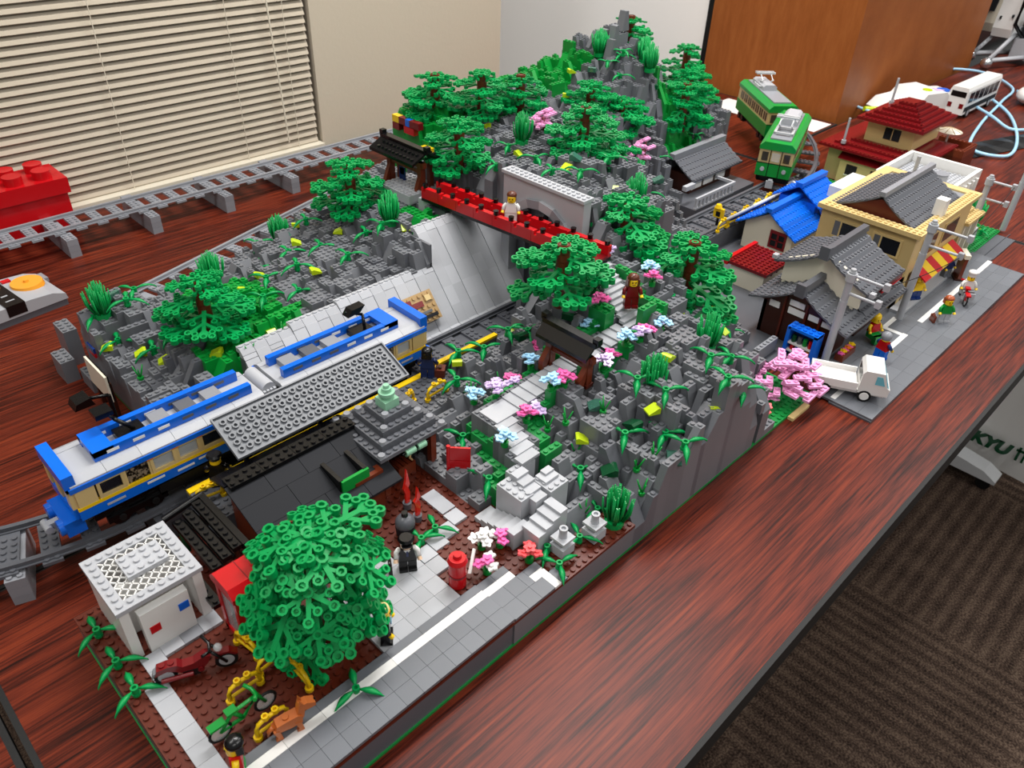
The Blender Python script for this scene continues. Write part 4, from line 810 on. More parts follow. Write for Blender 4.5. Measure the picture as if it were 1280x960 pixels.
figure(-10.9, 7.2, GZ+.6, .9, 'blond figure partly hidden behind the big tree', 'black', 'dgreen', 'black', hair='short', hairm='blond', extra=lambda t, P: P('shield', MB().cyl((1.5, -.6, 1.4), (1.5, -.4, 1.4), .8, .8, 'lblue', 12)))
figure(-3.6, 12.9, GZ+.4, -.55, 'man in black waistcoat and cap carrying a black briefcase', 'black', 'black', 'white', 'flesh', 'cap', 'black', extra=lambda t, P: (bag('black')(t, P), P('necktie', MB().box(-.12, -.56, 2.3, .12, -.47, 3.1, 'navy').prism([(-.35, 3.25), (.35, 3.25), (0, 2.7)], 'y', -.54, -.48, 'white'))))
figure(-12.6, 36.2, 6.4, 2.6, 'station guard with black and yellow cap beside the front railcar', 'black', 'black', 'black', hair='cap')
figure(19.2, 36.6, 6.4, 2.3, 'dark blue suited figure waiting at the platform end', 'navy', 'navy', hair='short', extra=lambda t, P: P('suitcase', MB().box(-2.4, -1.2, 0, -1.0, .4, 1.4, 'brown').box(-1.9, -.6, 1.4, -1.5, 0, 1.7, 'dbrown')))
# dark armoured statue, post box, torches
sv = thing('helmet_statue', 'glossy dark grey domed statue behind the briefcase man', 'statue', (-.6, 17.0, GZ+.4)); put('dome', MB().sphere((0, 0, 1.7), 1.15, 'dgray', 16, 10), sv); put('body', MB().cyl((0, 0, 0), (0, 0, 1.4), 1.05, 1.15, 'tile', 14), sv); put('top_stud', MB().cyl((0, 0, 2.7), (0, 0, 3.3), .4, .36, 'black', 10), sv)
px_ = thing('post_box', 'red cylindrical post box holding out a white letter', 'post box', (-1.0, 7.7, GZ+.2), .6); put('pillar', MB().cyl((0, 0, 0), (0, 0, 3.6), .95, .95, 'red', 16).cyl((0, 0, 1.6), (0, 0, 1.8), 1.02, 1.02, 'dred', 16), px_); put('cap', MB().cyl((0, 0, 3.6), (0, 0, 4.1), 1.1, .9, 'red', 16).cyl((0, 0, 4.1), (0, 0, 4.5), .5, .4, 'red', 10), px_); put('mouth', MB().prism([(.2, 2.4), (1.3, 2.6), (1.3, 3.2), (.2, 3.5)], 'y', -.7, .3, 'red'), px_); put('letter', MB().prism([(.3, 1.5), (.7, 1.1), (2.9, 2.5), (2.5, 3.0)], 'y', -1.35, -1.05, 'white'), px_)
for x, y, h, lb in ((2.2, 20.2, 5.6, 'tall red flame torch standing closer to the shrine'), (1.8, 17.8, 4.8, 'shorter red flame torch in a grey cup by the plaza')):
    t = thing('flame_torch', lb, 'torch', (x, y, GZ+.2), 0, 'red torches'); put('cup', MB().cyl((0, 0, 0), (0, 0, .9), .5, .55, 'dgray', 12), t); put('flame', MB().prism([(-.25, .9), (.3, .9), (.42, 2.4), (.2, 3.2), (.45, 3.7), (.1, h+.4), (-.1, h-1.2), (-.45, 3.2), (-.2, 2.2)], 'y', -.16, .16, 'tred').cyl((0, 0, .8), (0, 0, 2.6), .16, .12, 'dred', 6), t)
rs = thing('red_sign', 'red hinged double panel sign on the dark rock face', 'sign', (9.6, 19.6, 5.6), .75); put('panel', box_(-.15, -1.6, 2.1, .15, 1, 4, 'red'), rs); put('panel', box_(-.15, -1.6, .1, .15, 1, 2, 'red'), rs); put('hinge', MB().cyl((0, 1.1, .2), (0, 1.1, 4.2), .25, .25, 'red', 8), rs); put('post', MB().cyl((0, 1.1, -1.2), (0, 1.1, .2), .3, .3, 'dgray', 8), rs)
# ================================================================ station
pf = thing('platform', 'dark grey station platform with yellow edge line beside the train', 'platform', (0, 0, 3.6))
for x0 in range(-16, 22, 8): w = min(8, 22-x0); put('platform_block', MB().box(x0, 31, .4, x0+w, 38.2, 2.4, 'dgray'), pf); put('deck_plate', MB().brick(x0, 31, 2.4, w, 6, .4, 'dgray'), pf)
for x0 in range(-16, 22, 6): put('yellow_edge_tile', box_(x0+.01, 37.1, 2.4, min(x0+6, 22)-.01, 38.0, 2.85, 'yellow'), pf)
solo('yellow_edge_beam', 'long yellow line bar beyond the platform end, beside the track', 'line', MB().box(22.1, 37.9, 4.2, 34, 38.5, 6.2, 'dgray').box(22.1, 37.8, 6.2, 34, 38.6, 6.6, 'yellow'))
cn = thing('platform_canopy', 'large grey upside down plate serving as platform canopy', 'canopy', (-11.6, 32.1, 3.6)); zb, zf = 12.1-3.6, 14.4-3.6
can = MB(); can.M = Matrix.Translation((0, 0, zb)) @ Matrix.Rotation(math.atan2(zf-zb, 5.4), 4, 'X')
can.box(0, 0, -.05, 24, 6, .12, 'road').box(0, 0, .12, 24, .18, .42, 'road').box(0, 5.82, .12, 24, 6, .42, 'road').box(0, .18, .12, .18, 5.82, .42, 'road').box(23.82, .18, .12, 24, 5.82, .42, 'road')
put('canopy_plate', can, cn)
tu = MB(); tu.M = can.M; knob(tu, 0, 0, 0, 'road', .4, .33, 10); TUBE = MB(); knob(TUBE, 0, 0, 0, 'road', .4, .3, 10); TUBE = TUBE.mesh('tube')
eul = can.M.to_euler()
for i in range(23):
    for j in range(5): p = can.M @ Vector((1+i, 1+j, .1)); put('tube', TUBE, cn, tuple(p), tuple(eul))
for i in range(3): put('support', MB().cyl((2+i*10, 2.6, 2.8), (2+i*10, 2.6, zb+1), .35, .35, 'black', 8), cn)
for i in range(2): put('cross_beam', box_(1+i*12, 2.2, zb+.6, 11+i*12, 3, zb+1.0, 'dtan'), cn)
# station house with dark tiled roof
sh = thing('station_house', 'brown station house with black tiled roof in front of the platform', 'building', (0, 0, 4.0))
for (a, b_, c, d) in ((-14, 22.5, -13.4, 30.5), (.2, 22.5, .8, 30.5), (-13.4, 29.9, .2, 30.5), (-13.4, 22.5, -10, 23.1), (-3, 22.5, .2, 23.1)): put('wall', box_(a, b_, 0, c, d, 5.6, 'rbrown'), sh)
for x in (-9.6, -3.4): put('post', box_(x, 22.5, 0, x+.6, 23.1, 5.2, 'dbrown'), sh)
def roofp(y0, z0, y1, z1, xa, xb, m, name='roof_panel', th=.3): return put(name, MB().prism([(y0, z0), (y1, z1), (y1, z1+th), (y0, z0+th)], 'x', xa+.03, xb-.03, m), sh)
for r in range(3):
    y0, y1 = 20.8+r*2.9, 20.8+(r+1)*2.9; z0, z1 = 4.2+r*1.1, 4.2+(r+1)*1.1
    for k in range(4): roofp(y0, z0, y1-.05, z1, -14.8+k*4.25+(1.4 if r == 1 else 0) if k or r != 1 else -14.8, min(2.2, -14.8+(k+1)*4.25+(1.4 if r == 1 else 0)), 'tile', 'roof_tile')
roofp(29.5, 7.7, 33.2, 6.4, -14.8, 2.2, 'black')
for k in range(4): put('ridge_plate', MB().brick(0, 0, 0, 4, 2, .5, 'black'), sh, (-14.4+4.05*k, 28.7, 7.6))
put('dormer_sign', MB().prism([(22.6, 5.2), (23.0, 5.2), (23.0, 6.8), (22.6, 6.8)], 'x', -4.6, -1.0, 'bgreen'), sh)
for x in (-4.8, -1.6): put('sign_bracket', MB().prism([(22.9, 5.2), (26.6, 6.5), (26.6, 7.1), (22.9, 6.9)], 'x', x, x+.5, 'black'), sh)
# little black porch roof at the left
pr_ = thing('porch_roof', 'stepped black studded porch roof left of the station house', 'roof', (-20, 23.6, 4.0))
for k, (x, z) in enumerate(((0, 3.4), (1.25, 4.0), (2.5, 4.6))):
    put('roof_strip', MB().brick(0, 0, 0, 1, 9, .6, 'black').box(1, 0, -.2, 1.3, 9, .2, 'black'), pr_, (x, 0, z))
put('lower_strip', MB().brick(-1.9, -3.2, 0, 1, 6, .5, 'black'), pr_, (0, 0, 2.2)); put('ridge_cap', MB().box(3.5, -.3, 4.4, 4.2, 9.6, 5.4, 'black').cyl((-.6, 9.5, 4.4), (4, 9.5, 5.2), .4, .4, 'black', 8), pr_)
for y in (.5, 8): put('post', MB().cyl((.5, y, 0), (.5, y, 3.4), .4, .4, 'dgreen', 8).cyl((3, y, 0), (3, y, 4.6), .35, .35, 'dbrown', 8), pr_)
hoop(-13.2, 34.4, 3.0, 'yellow hoop rail next to the station guard', 3.0, 6.4); hoop(15.5, 32.2, .05, 'yellow hoop rail on the platform behind the shrine', 3.4, 6.4); hoop(12, 32.6, .4, 'short yellow hoop rail end behind the shrine roof', 2.2, 6.4)
# shrine with stepped grey roof
sr = thing('shrine', 'shrine with stepped dark grey pagoda roof and pale green finial', 'building', (.5, 22.4, 4.0))
for x in (1, 8.2):
    for y in (1, 8.2): put('post', box_(x, y, 0, x+.8, y+.8, 6.6, 'rbrown'), sr)
put('back_wall', box_(1.8, 8.4, 0, 8.2, 8.8, 6.6, 'dbrown'), sr); put('side_wall', box_(8.5, 1.8, 0, 8.9, 8.2, 6.6, 'dbrown'), sr); bx = put('offering_box', MB().box(4, 2.2, 0, 6.6, 4.2, 1.8, 'rbrown'), sr)
for k in range(4): put('slat', box_(4.1+k*.65, 2.2, 1.8, 4.45+k*.65, 4.2, 2.0, 'brown'), bx)
z = 6.6
for w, hh in ((10, .5), (8, .9), (6, .9), (4, .9)):
    o = (10-w)/2; L = MB().box(o, o, z, 10-o, 10-o, z+hh, 'dgray')
    for i in range(w):
        for j in range(w):
            if i in (0, w-1) or j in (0, w-1): L.stud(o+.5+i, o+.5+j, z+hh, 'dgray')
    for cxx in (o+.5, 10-o-.5):
        for cyy in (o+.5, 10-o-.5): L.cyl((cxx, cyy, z+hh), (cxx, cyy, z+hh+.35), .5, .42, 'mgray', 10)
    put('roof_step', L, sr); z += hh
fn = put('finial', MB().box(4, 4, z, 6, 6, z+1.1, 'sand').cyl((5, 5, z+1.1), (5, 5, z+1.6), .7, .7, 'sand', 14).cyl((5, 5, z+1.6), (5, 5, z+2.0), 1.0, 1.0, 'sand', 14).cyl((5, 5, z+2.0), (5, 5, z+2.5), .6, .6, 'sand', 14).cyl((5, 5, z+2.5), (5, 5, z+2.9), .4, .35, 'sand', 12), sr)
put('hanging_bell', MB().cyl((3.6, .2, 6.0), (5.0, .2, 6.0), .5, .5, 'sand', 12).cyl((5.4, .2, 6.0), (6.6, .2, 6.0), .5, .5, 'sand', 12).cyl((3.2, .2, 6.0), (7, .2, 6.0), .2, .2, 'black', 6).tube([(4.4, .2, 5.6), (4.2, .2, 5.0), (4.6, .2, 4.4)], .14, 'tan', 6), sr)
# ================================================================ retaining wall, portal, bridge, gates
rw = thing('retaining_wall', 'pale grey sloping retaining wall of stacked slope bricks above the track', 'wall', (0, 0, 3.6))
RW = MB().prism([(0, 0), (3.0, 0), (3.0, 2.4), (2.0, 2.4)], 'x', .03, 1.97, 'lgray').mesh('slope_brick'); RS = MB().prism([(0, 0), (2.2, 0), (2.2, 1.2), (1.0, 1.2)], 'x', .03, 1.97, 'lgray')
RS.cyl((.5, 1.6, 1.2), (.5, 1.6, 1.45), .38, .38, 'lgray', 8); RS.cyl((1.5, 1.6, 1.2), (1.5, 1.6, 1.45), .38, .38, 'lgray', 8); RS = RS.mesh('coping_brick')
for k in range(25):
    xx = 2*k; n = 3 if xx < 34 else 5; z_off = (.4 if xx > 14 else 0 if xx > 6 else -.5) if xx < 34 else .4
    put('toe_brick', MB().box(.03, -.6, 0, 1.97, 2.4, .6+z_off, 'lgray'), rw, (xx, 46.3, 0))
    for r in range(n): put('slope_brick', RW, rw, (xx, 46.3+2*r+z_off*.5, .5+z_off+2.4*r+(.0 if k % 2 else -.12)))
    put('coping_brick', RS, rw, (xx, 46.3+2*n+z_off*.5, .45+z_off+2.4*n), sc=(1, .8, .6))
put('core', MB().box(0, 49.5, 0, 34, 53, 3.0, 'dgray').box(0, 51.6, 3, 34, 53, 6.6, 'dgray').box(34, 51, 0, 50, 58, 4.6, 'dgray').box(34, 55, 4.6, 50, 58, 9.4, 'dgray').box(33.6, 53, 3, 34, 58, 12.4, 'rock'), rw)
nb = thing('notice_board', 'tan studded notice board leaning on the pale retaining wall', 'sign', (24, 47.2, 6.2), 0); bb = MB(); bb.M = Matrix.Rotation(-.69, 4, 'X')
bb.box(0, -.4, .4, 7, 0, 5.2, 'dtan')
for i in range(7):
    for j in range(5): bb.cyl((.5+i, -.4, .9+j*.95), (.5+i, -.6, .9+j*.95), .3, .3, 'dtan', 8)
put('board', bb, nb)
for nme, a in (('red_strip', (.6, 3.0, 4.6, 3.9, 'dred')), ('red_strip', (.4, 3.9, 2.6, 4.6, 'dred')), ('tan_tile', (5.3, 3.6, 6.3, 4.5, 'tan')), ('grey_strip', (2.6, 1.0, 6.4, 1.5, 'tile')), ('grey_strip', (2.0, 1.8, 5.6, 2.2, 'dgray'))):
    c = MB(); c.M = bb.M; c.box(a[0], -.75, a[1], a[2], -.5, a[3], a[4]); put(nme, c, nb)
tp = thing('tunnel_portal', 'light grey tunnel portal with stone arch behind the red bridge', 'tunnel', (50, 0, 3.6)); H_ = 20.6
arch = [(35.5, 0), (38, 0), (38, 12)]
for k in range(9): a = math.pi-math.pi*k/8; arch.append((44+6*math.cos(a)*-1 if False else 44-6*math.cos(math.pi*k/8), 12+5*math.sin(math.pi*k/8)))
arch += [(50, 0), (52.6, 0), (52.6, H_), (35.5, H_)]
put('portal_wall', MB().prism(arch[::-1], 'x', -.8, .9, 'lgray'), tp)
for k in range(8):
    a0, a1 = math.pi*k/8, math.pi*(k+1)/8; pts = [(44-6*math.cos(a0), 12+5*math.sin(a0)), (44-6*math.cos(a1), 12+5*math.sin(a1)), (44-7.4*math.cos(a1), 12+6.4*math.sin(a1)), (44-7.4*math.cos(a0), 12+6.4*math.sin(a0))]
    put('arch_stone', MB().prism(pts, 'x', -1.5, -.78, 'lgray' if k % 2 else 'mgray'), tp)
cs = MB().box(-1.2, 35.3, H_, 1.2, 52.8, H_+.5, 'lgray')
for j in range(17): cs.stud(-.5, 35.9+j, H_+.5, 'lgray'); cs.stud(.5, 35.9+j, H_+.5, 'lgray')
put('coping', cs, tp); put('buttress', box_(-2.2, 49.6, 0, -.8, 51.4, 15, 'lgray'), tp)
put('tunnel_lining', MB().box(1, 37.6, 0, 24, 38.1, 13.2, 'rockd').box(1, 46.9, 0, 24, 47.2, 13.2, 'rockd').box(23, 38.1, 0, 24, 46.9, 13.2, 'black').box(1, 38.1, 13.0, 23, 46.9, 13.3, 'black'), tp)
# red bridge
BA = math.atan2(44.3-41.2, 28.6-63.8)          # local +y runs from the left bank to the right bank
br = thing('red_bridge', 'red footbridge with black post caps crossing over the railway', 'bridge', (41.0, 63.8, 17.9), -math.atan2(3.2, 35.2)*-1*0+0.085)
LB = 35.4
put('deck', MB().box(0, -LB, 0, 4.4, 0, .5, 'black').box(.9, -LB, .5, 3.5, 0, .9, 'dred'), br)
for xx in (0, 3.5):
    for k in range(9): yb = -LB+k*LB/9; put('parapet_brick', MB().box(xx, yb+.03, .5, xx+.9, yb+LB/9-.03, 1.7, 'red').box(xx, yb+.03, 1.7, xx+.9, yb+LB/9-1.0, 2.3, 'red').box(xx, yb+LB/9-.5, 1.7, xx+.9, yb+LB/9-.03, 2.3, 'red'), br)
    for k in range(12): yb = -LB+.6+k*(LB-1.2)/11; put('post_cap', MB().cyl((xx+.45, yb, 2.3), (xx+.45, yb, 3.0), .38, .45, 'black', 10), br)
put('abutment', MB().box(.4, -1.5, -1.6, 4, 1.2, 0, 'lgray').prism([(-2.4, -1.6), (1.2, -4), (1.2, -1.6)], 'x', .4, 4, 'lgray'), br)
figure(45.2, 46.8, 18.6, -.9, 'brown haired figure in white karate jacket on the red bridge', 'white', 'white', hair='short', hairm='hairb')
figure(42.9, 20.6, 15.6, -.7, 'long haired figure in dark red dress on the stone stairs', 'dred', 'dred', hair='long', hairm='hairb')
# roofed garden gates
def gate(x, y, z, rz, label, w=6.5, h=5.2, roof='black', kind=0, s=1.0):
    t = thing('roofed_gate', label, 'gate', (x, y, z), rz, 'roofed wooden gates')
    for yy in (-w/2, w/2): put('post', MB().box(-.5, yy-.5, 0, .5, yy+.5, h, 'rbrown').box(-.7, yy-.7, 0, .7, yy+.7, .5, 'brown'), t); put('strut', MB().prism([(-1.8, 0), (-1.1, 0), (-.2, h*.55), (-.2, h*.75), (-1.8, 1.4)], 'y', yy-.4, yy+.4, 'rbrown'), t)
    put('lintel', box_(-.4, -w/2-1.0, h-.9, .4, w/2+1.0, h, 'rbrown'), t); put('tie_beam', box_(-.3, -w/2, h-2, .3, w/2, h-1.5, 'rbrown'), t)
    L = w/2+(1.7 if kind else 1.1); RW = 3.2 if kind else 1.9
    for sx in (-1, 1):
        p = put('roof_slope', MB().prism([(sx*RW, h+.2), (sx*.3, h+1.7), (sx*.3, h+2.1), (sx*RW, h+.7)], 'y', -L, L, roof), t); st_ = MB()
        for j in range(int(2*L)-1):
            for k in (0, 1): st_.cyl((sx*(2.4-k*1.1), -L+1+j, h+.95+k*.55), (sx*(2.4-k*1.1), -L+1+j, h+1.3+k*.55), .3, .3, roof, 8)
        if kind: put('roof_studs', st_, p)
    put('ridge', MB().box(-.6, -L-.2, h+1.8, .6, L+.2, h+2.5, roof).box(-.45, -L-.5, h+2.2, .45, -L+.4, h+3.1, roof).box(-.45, L-.4, h+2.2, .45, L+.5, h+3.1, roof), t)
    if kind:
        for yy in (-w/2, w/2): put('rear_post', box_(1.6, yy-.4, 0, 2.4, yy+.4, h, 'rbrown'), t)
        put('blue_panel', MB().box(.2, .6, 1.2, .4, 2.2, 4.6, 'dblue').box(.2, .8, 3.2, .38, 1.9, 4.4, 'blue'), t)
gate(28.6, 19.2, 11.4, 0, 'black roofed wooden gate straddling the flower stairs', 6.4, 4.6)
gate(44.2, 71.8, topz(44.2, 72.5)+.2, 0, 'black roofed wooden gate at the left end of the red bridge', 8.4, 7, kind=1)
solo('stone_paving', 'pale grey studded paving under the left bridge gate', 'paving', MB().brick(0, 0, 0, 7, 8, 1.6, 'lgray'), (40.5, 66.5, 16.2))
# billboard on the left face of the slope
bl = thing('billboard', 'white billboard on brown posts at the left end of slope', 'sign', (-13.8, 68.2, 0)); put('post', MB().box(-.3, -3.4, 0, .3, -2.8, 6, 'dbrown').box(-.3, 1.6, 0, .3, 2.2, 6, 'dbrown'), bl); put('panel', box_(-.5, -4, 3.4, -.2, 3, 7.6, 'cream'), bl); put('backing', box_(-.2, -4, 3.4, 0, 3, 7.6, 'black'), bl)
put('flag_stripe', MB().box(1.0, 3.2, 6.5, 1.3, 5.4, 7.2, 'red').box(1.0, 3.2, 7.2, 1.3, 5.8, 8.0, 'dblue'), bl)
bs = thing('black_lamp_arm', 'angular black lamp arm beside the front railcar roof', 'lamp', (-15.2, 61, 0)); put('pole', MB().cyl((0, 0, 0), (0, 0, 7), .35, .3, 'black', 8), bs); put('arm', MB().tube([(0, 0, 7), (-2.4, .6, 7.3)], .25, 'black', 6), bs); put('shade', MB().prism([(-4.6, 7), (-2, 7), (-2.4, 8.2), (-4.2, 7.9)], 'y', -.9, 1.5, 'black'), bs)
# ================================================================ street
sm_ = thing('street_module', 'grey tiled street with white lines on the right of the town', 'street', (0, 0, 0))
put('base_slab', MB().box(65.2, -9.1, 0, 134.4, -2.4, .3, 'dgray').box(68, -2.4, 0, 150, 40, .28, 'dgray').box(134.4, -.6, 0, 152.6, -2.4+1.9, .28, 'dgray'), sm_)
RT_ = {}
def rtile(x, y, w, d, m='road', n='road_tile', z=.3):
    if (w, d, m) not in RT_: RT_[(w, d, m)] = MB().box(.012, .012, 0, w-.012, d-.012, .34, m).mesh(n)
    put(n, RT_[(w, d, m)], sm_, (x, y, z))
for k in range(17):
    for j in range(3): rtile(65.4+4*k, -9.1+2.23*j, 4, 2.23)
for k in range(16): rtile(72+4*k, -.2, 4, 3, 'road', 'pavement_tile')
def line(x, y, w, d): put('white_line', box_(x, y, .64, x+w, y+d, .67, 'white'), sm_)
rtile(65.4, -2.4, 6.6, 2.2); [rtile(72+4*k, -2.4, 4, 2.2) for k in range(16)]
line(66, -3.0, 4.5, .8); line(83, -2.9, 10, .9); line(91.9, -2, .9, 3.4); line(92.8, .7, 4.4, .8); line(99, -2.9, 35.2, .9)
def rows(t, x0, x1, yr, zr, ye, ze, n, m, sag=.7, alt='roof_row', ax='x', th=.45, studs=True):
    """one slope of a studded roof built row by row from ridge (yr,zr) to eave (ye,ze); concave by sag"""
    L = x1-x0
    for k in range(n):
        f0, f1 = k/n, (k+1)/n
        g = lambda f: zr+(ze-zr)*(f+sag*f*(1-f))
        ya, yb = yr+(ye-yr)*f0, yr+(ye-yr)*f1; za, zb_ = g(f0), g(f1); b = MB()
        b.prism([(ya, za-th), (yb, zb_-th), (yb, zb_), (yb+(ya-yb)*.55, zb_+(za-zb_)*.2), (ya, za)] if (yb < ya) else [(ya, za-th), (ya, za), (yb+(ya-yb)*.55, zb_+(za-zb_)*.2), (yb, zb_), (yb, zb_-th)], 'x', x0, x1, m)
        if studs:
            for i in range(int(L)): b.cyl((x0+.5+i, yb+(ya-yb)*.28, zb_), (x0+.5+i, yb+(ya-yb)*.28, zb_+.2), .29, .29, m, 7)
        put(alt, b, t)
def gable_end(t, x, yc, zr, y0, y1, ze, zb_, m, name='gable_wall', th=.5):
    put(name, MB().prism([(y0, zb_), (y1, zb_), (y1, ze), (yc, zr), (y0, ze)], 'x', x, x+th, m), t)
# brown machiya house with two tiers of grey roof
bh = thing('brown_townhouse', 'brown and white townhouse with double grey tiled roof on the street', 'building', (0, 0, 0))
for a in ((75.5, 3.6, 76.2, 16.2), (75.5, 15.6, 93, 16.2), (92.4, 3.6, 93, 15.6), (76.2, 3.6, 82, 4.2), (86, 3.6, 92.4, 4.2)): put('wall', box_(a[0], a[1], .3, a[2], a[3], 6.8, 'dbrown'), bh)
gable_end(bh, 75.4, 9.9, 10.2, 2.6, 17.2, 7, 6.4, 'dbrown')
for ya, yb, za, zb_ in ((6.2, 8.0, 6.0, 7.0), (8.6, 11.6, 5.8, 6.9), (9.0, 11.6, 7.3, 8.3), (13.2, 15, 5.8, 6.9), (4.0, 5.6, 5.8, 6.7)): put('white_panel', box_(75.25, ya, za, 75.5, yb, zb_, 'white'), bh)
for y in (5.8, 8.3, 12.2): put('timber', box_(75.1, y, .3, 75.5, y+.35, 8.6, 'brown'), bh)
for y in (3.6, 15.8): put('white_gable_wall', MB().box(81, y, 6.6, 92, y+.6, 12, 'cream'), bh)
gable_end(bh, 80.9, 9.6, 15.4, 2.8, 16.6, 12.0, 8, 'cream')
rows(bh, 74, 82, 9.8, 11.2, .8, 6.7, 7, 'dgray', .5); rows(bh, 74, 82, 9.8, 11.2, 18.4, 6.9, 7, 'dgray', .5); rows(bh, 82, 97, 4.6, 9.0, .8, 6.7, 3, 'dgray', .3); rows(bh, 82, 97, 15.2, 9.0, 18.4, 6.9, 3, 'dgray', .3)
rows(bh, 79.6, 93, 9.6, 16.0, 1.2, 11.7, 7, 'dgray', .5); rows(bh, 79.6, 93, 9.6, 16, 18, 11.7, 7, 'dgray', .5)
for xa, xb, z in ((79, 93.4, 15.8), (73.6, 81, 11.0)): put('ridge_beam', MB().prism([(9.0, z), (10.4, z), (10.2, z+.9), (9.2, z+.9)], 'x', xa, xb, 'dgray').box(xa-.4, 8.9, z-.8, xa+.4, 10.5, z+1.4, 'dgray'), bh)
for y, z in ((.9, 11.4), (18, 11.8)): put('corner_tile', MB().box(79.4, y-.4, z, 80.4, y+.4, z+.7, 'lgray'), bh)
sg = put('shop_sign', MB().box(88, 2.2, 8.6, 96, 2.6, 9.6, 'dred').box(88, 2.1, 8.5, 96, 2.2, 8.7, 'red'), bh); put('sign_bracket', MB().box(89, 2.6, 8.2, 89.4, 3.6, 8.8, 'dred').box(94, 2.6, 8.2, 94.4, 3.6, 8.8, 'dred'), sg)
# blue vending shelf
vm = thing('vending_shelf', 'blue framed vending shelf with coloured cans behind the pink tree', 'vending machine', (71.6, 4.2, .3))
put('frame', MB().box(0, 0, 0, 2.4, .6, 5.4, 'blue').box(0, 4.6, 0, 2.4, 5.2, 5.4, 'blue').brick(0, 0, 5.0, 2, 5, .5, 'blue').box(1.9, .6, 0, 2.4, 4.6, 5, 'dblue'), vm)
for z in (1.0, 2.4): put('shelf', box_(.2, .6, z, 1.9, 4.6, z+.3, 'white'), vm)
for k, c in enumerate(('red', 'bgreen', 'dgray', 'dgreen')):
    put('can', MB().cyl((.8, 1.1+k*.95, 2.7), (.8, 1.1+k*.95, 3.9), .36, .36, c, 10), vm); put('can', MB().cyl((.8, 1.1+k*.95, 1.3), (.8, 1.1+k*.95, 2.3), .36, .36, ('orange', 'white', 'blue', 'red')[k], 10), vm)
solo('street_wall', 'low grey studded wall beside the blue vending shelf', 'wall', MB().brick(0, 0, 0, 6, 1, 2.4, 'mgray'), (66, 10.6, .3), -.0)
# utility poles
def upole(x, y, h, label, arms, L=5.5):
    t = thing('utility_pole', label, 'pole', (x, y, .6), 0, 'grey utility poles'); put('mast', MB().cyl((0, 0, 0), (0, 0, h*.7), .62, .62, 'lgray', 14).cyl((0, 0, h*.7), (0, 0, h), .55, .55, 'lgray', 14).cyl((0, 0, h), (0, 0, h+.4), .45, .4, 'lgray', 12), t)
    put('collar', MB().cyl((0, 0, h-1.6), (0, 0, h-.3), .8, .8, 'lgray', 12), t)
    for z, LL in arms: a = put('cross_arm', MB().cyl((0, 0, z), (0, -LL, z), .25, .25, 'lgray', 8), t); put('insulator', MB().box(-.4, -LL-.4, z-.5, .4, -LL+.4, z+.6, 'lgray'), a)
upole(74.1, 3.0, 16.6, 'nearest grey utility pole in front of the brown townhouse', ((16, 5.4), (13, 5.0)))
upole(97.3, .6, 18.4, 'grey utility pole between the townhouse and tan building', ((17.6, 6), (14.4, 5.6)))
upole(137.6, 4, 15, 'grey utility pole left of the green plot', ((14.2, 4.6), (10.6, 4.4))); upole(152.6, 1.2, 15.6, 'rightmost grey utility pole at the image edge', ())
for a, b_, lb in (((97.3, -5, 18), (137.6, -.6, 14.9), 'thin black wire strung from the middle pole to the right pole'), ((97.3, -5, 14.8), (74.1, -2.4, 16.8), 'thin black wire strung from the near pole to the middle pole')):
    solo('power_wire', lb, 'wire', MB().tube([(a[0]+(b_[0]-a[0])*i/10, a[1]+(b_[1]-a[1])*i/10, a[2]+(b_[2]-a[2])*i/10-2.4*(i/10)*(1-i/10)) for i in range(11)], .07, 'black', 5), (0, 0, 0), 0, 'power wires')
# tan shop building
tb = thing('tan_shop', 'tan two storey shop with grey gable roof and striped awning', 'building', (0, 0, .3))
for a in ((100, 3, 100.7, 20.4), (100.7, 19.7, 127, 20.4), (126.3, 3, 127, 19.7)): put('wall', box_(a[0], a[1], 8 if a[0] == 100 else 0, a[2], a[3], 14.2, 'tan'), tb)
put('wall', MB().box(100.7, 3, 6.6, 126.3, 3.7, 14.2, 'tan'), tb); put('ground_wall', MB().box(100, 3, 0, 100.7, 20.4, 8, 'tan').box(100.7, 5, 0, 126.3, 5.5, 6.6, 'tan').box(100, 3, 0, 102.4, 3.7, 6.6, 'tan').box(112, 3, 0, 113.4, 3.7, 6.6, 'tan'), tb)
for yw in (5, 12.5):
    f = put('window_frame', MB().box(99.8, yw, 9.4, 100, yw+5.4, 9.8, 'tan').box(99.8, yw, 12.6, 100, yw+5.4, 13, 'tan').box(99.8, yw, 9.8, 100, yw+.4, 12.6, 'tan').box(99.8, yw+5, 9.8, 100, yw+5.4, 12.6, 'tan').box(99.8, yw+3.6, 9.8, 100, yw+3.9, 12.6, 'tan'), tb)
    put('pane', MB().box(99.86, yw+.4, 9.8, 99.96, yw+3.6, 12.6, 'smoke').box(99.86, yw+3.9, 9.8, 99.96, yw+5, 12.6, 'road'), f)
for xw in (104, 114): f = put('window_frame', MB().box(xw, 2.8, 8.4, xw+7, 3, 12.6, 'tan'), tb); put('pane', box_(xw+.5, 2.72, 8.8, xw+6.5, 2.82, 12.2, 'smoke'), f)
cr = MB().box(99.2, 2.2, 14.2, 101.4, 21.2, 15.0, 'tan').box(101.4, 2.2, 14.2, 128, 4.4, 15, 'tan').box(101.4, 19, 14.2, 128, 21.2, 15, 'tan').box(125.8, 4.4, 14.2, 128, 19, 15, 'tan')
for j in range(18): cr.stud(99.8, 2.8+j, 15, 'tan'); cr.stud(100.8, 2.8+j, 15, 'tan')
for i in range(25): cr.stud(102.2+i, 2.8, 15, 'tan'); cr.stud(102.2+i, 3.8, 15, 'tan')
put('cornice', cr, tb); put('flat_roof', box_(101.4, 4.4, 14.2, 125.8, 19, 14.7, 'mgray'), tb)
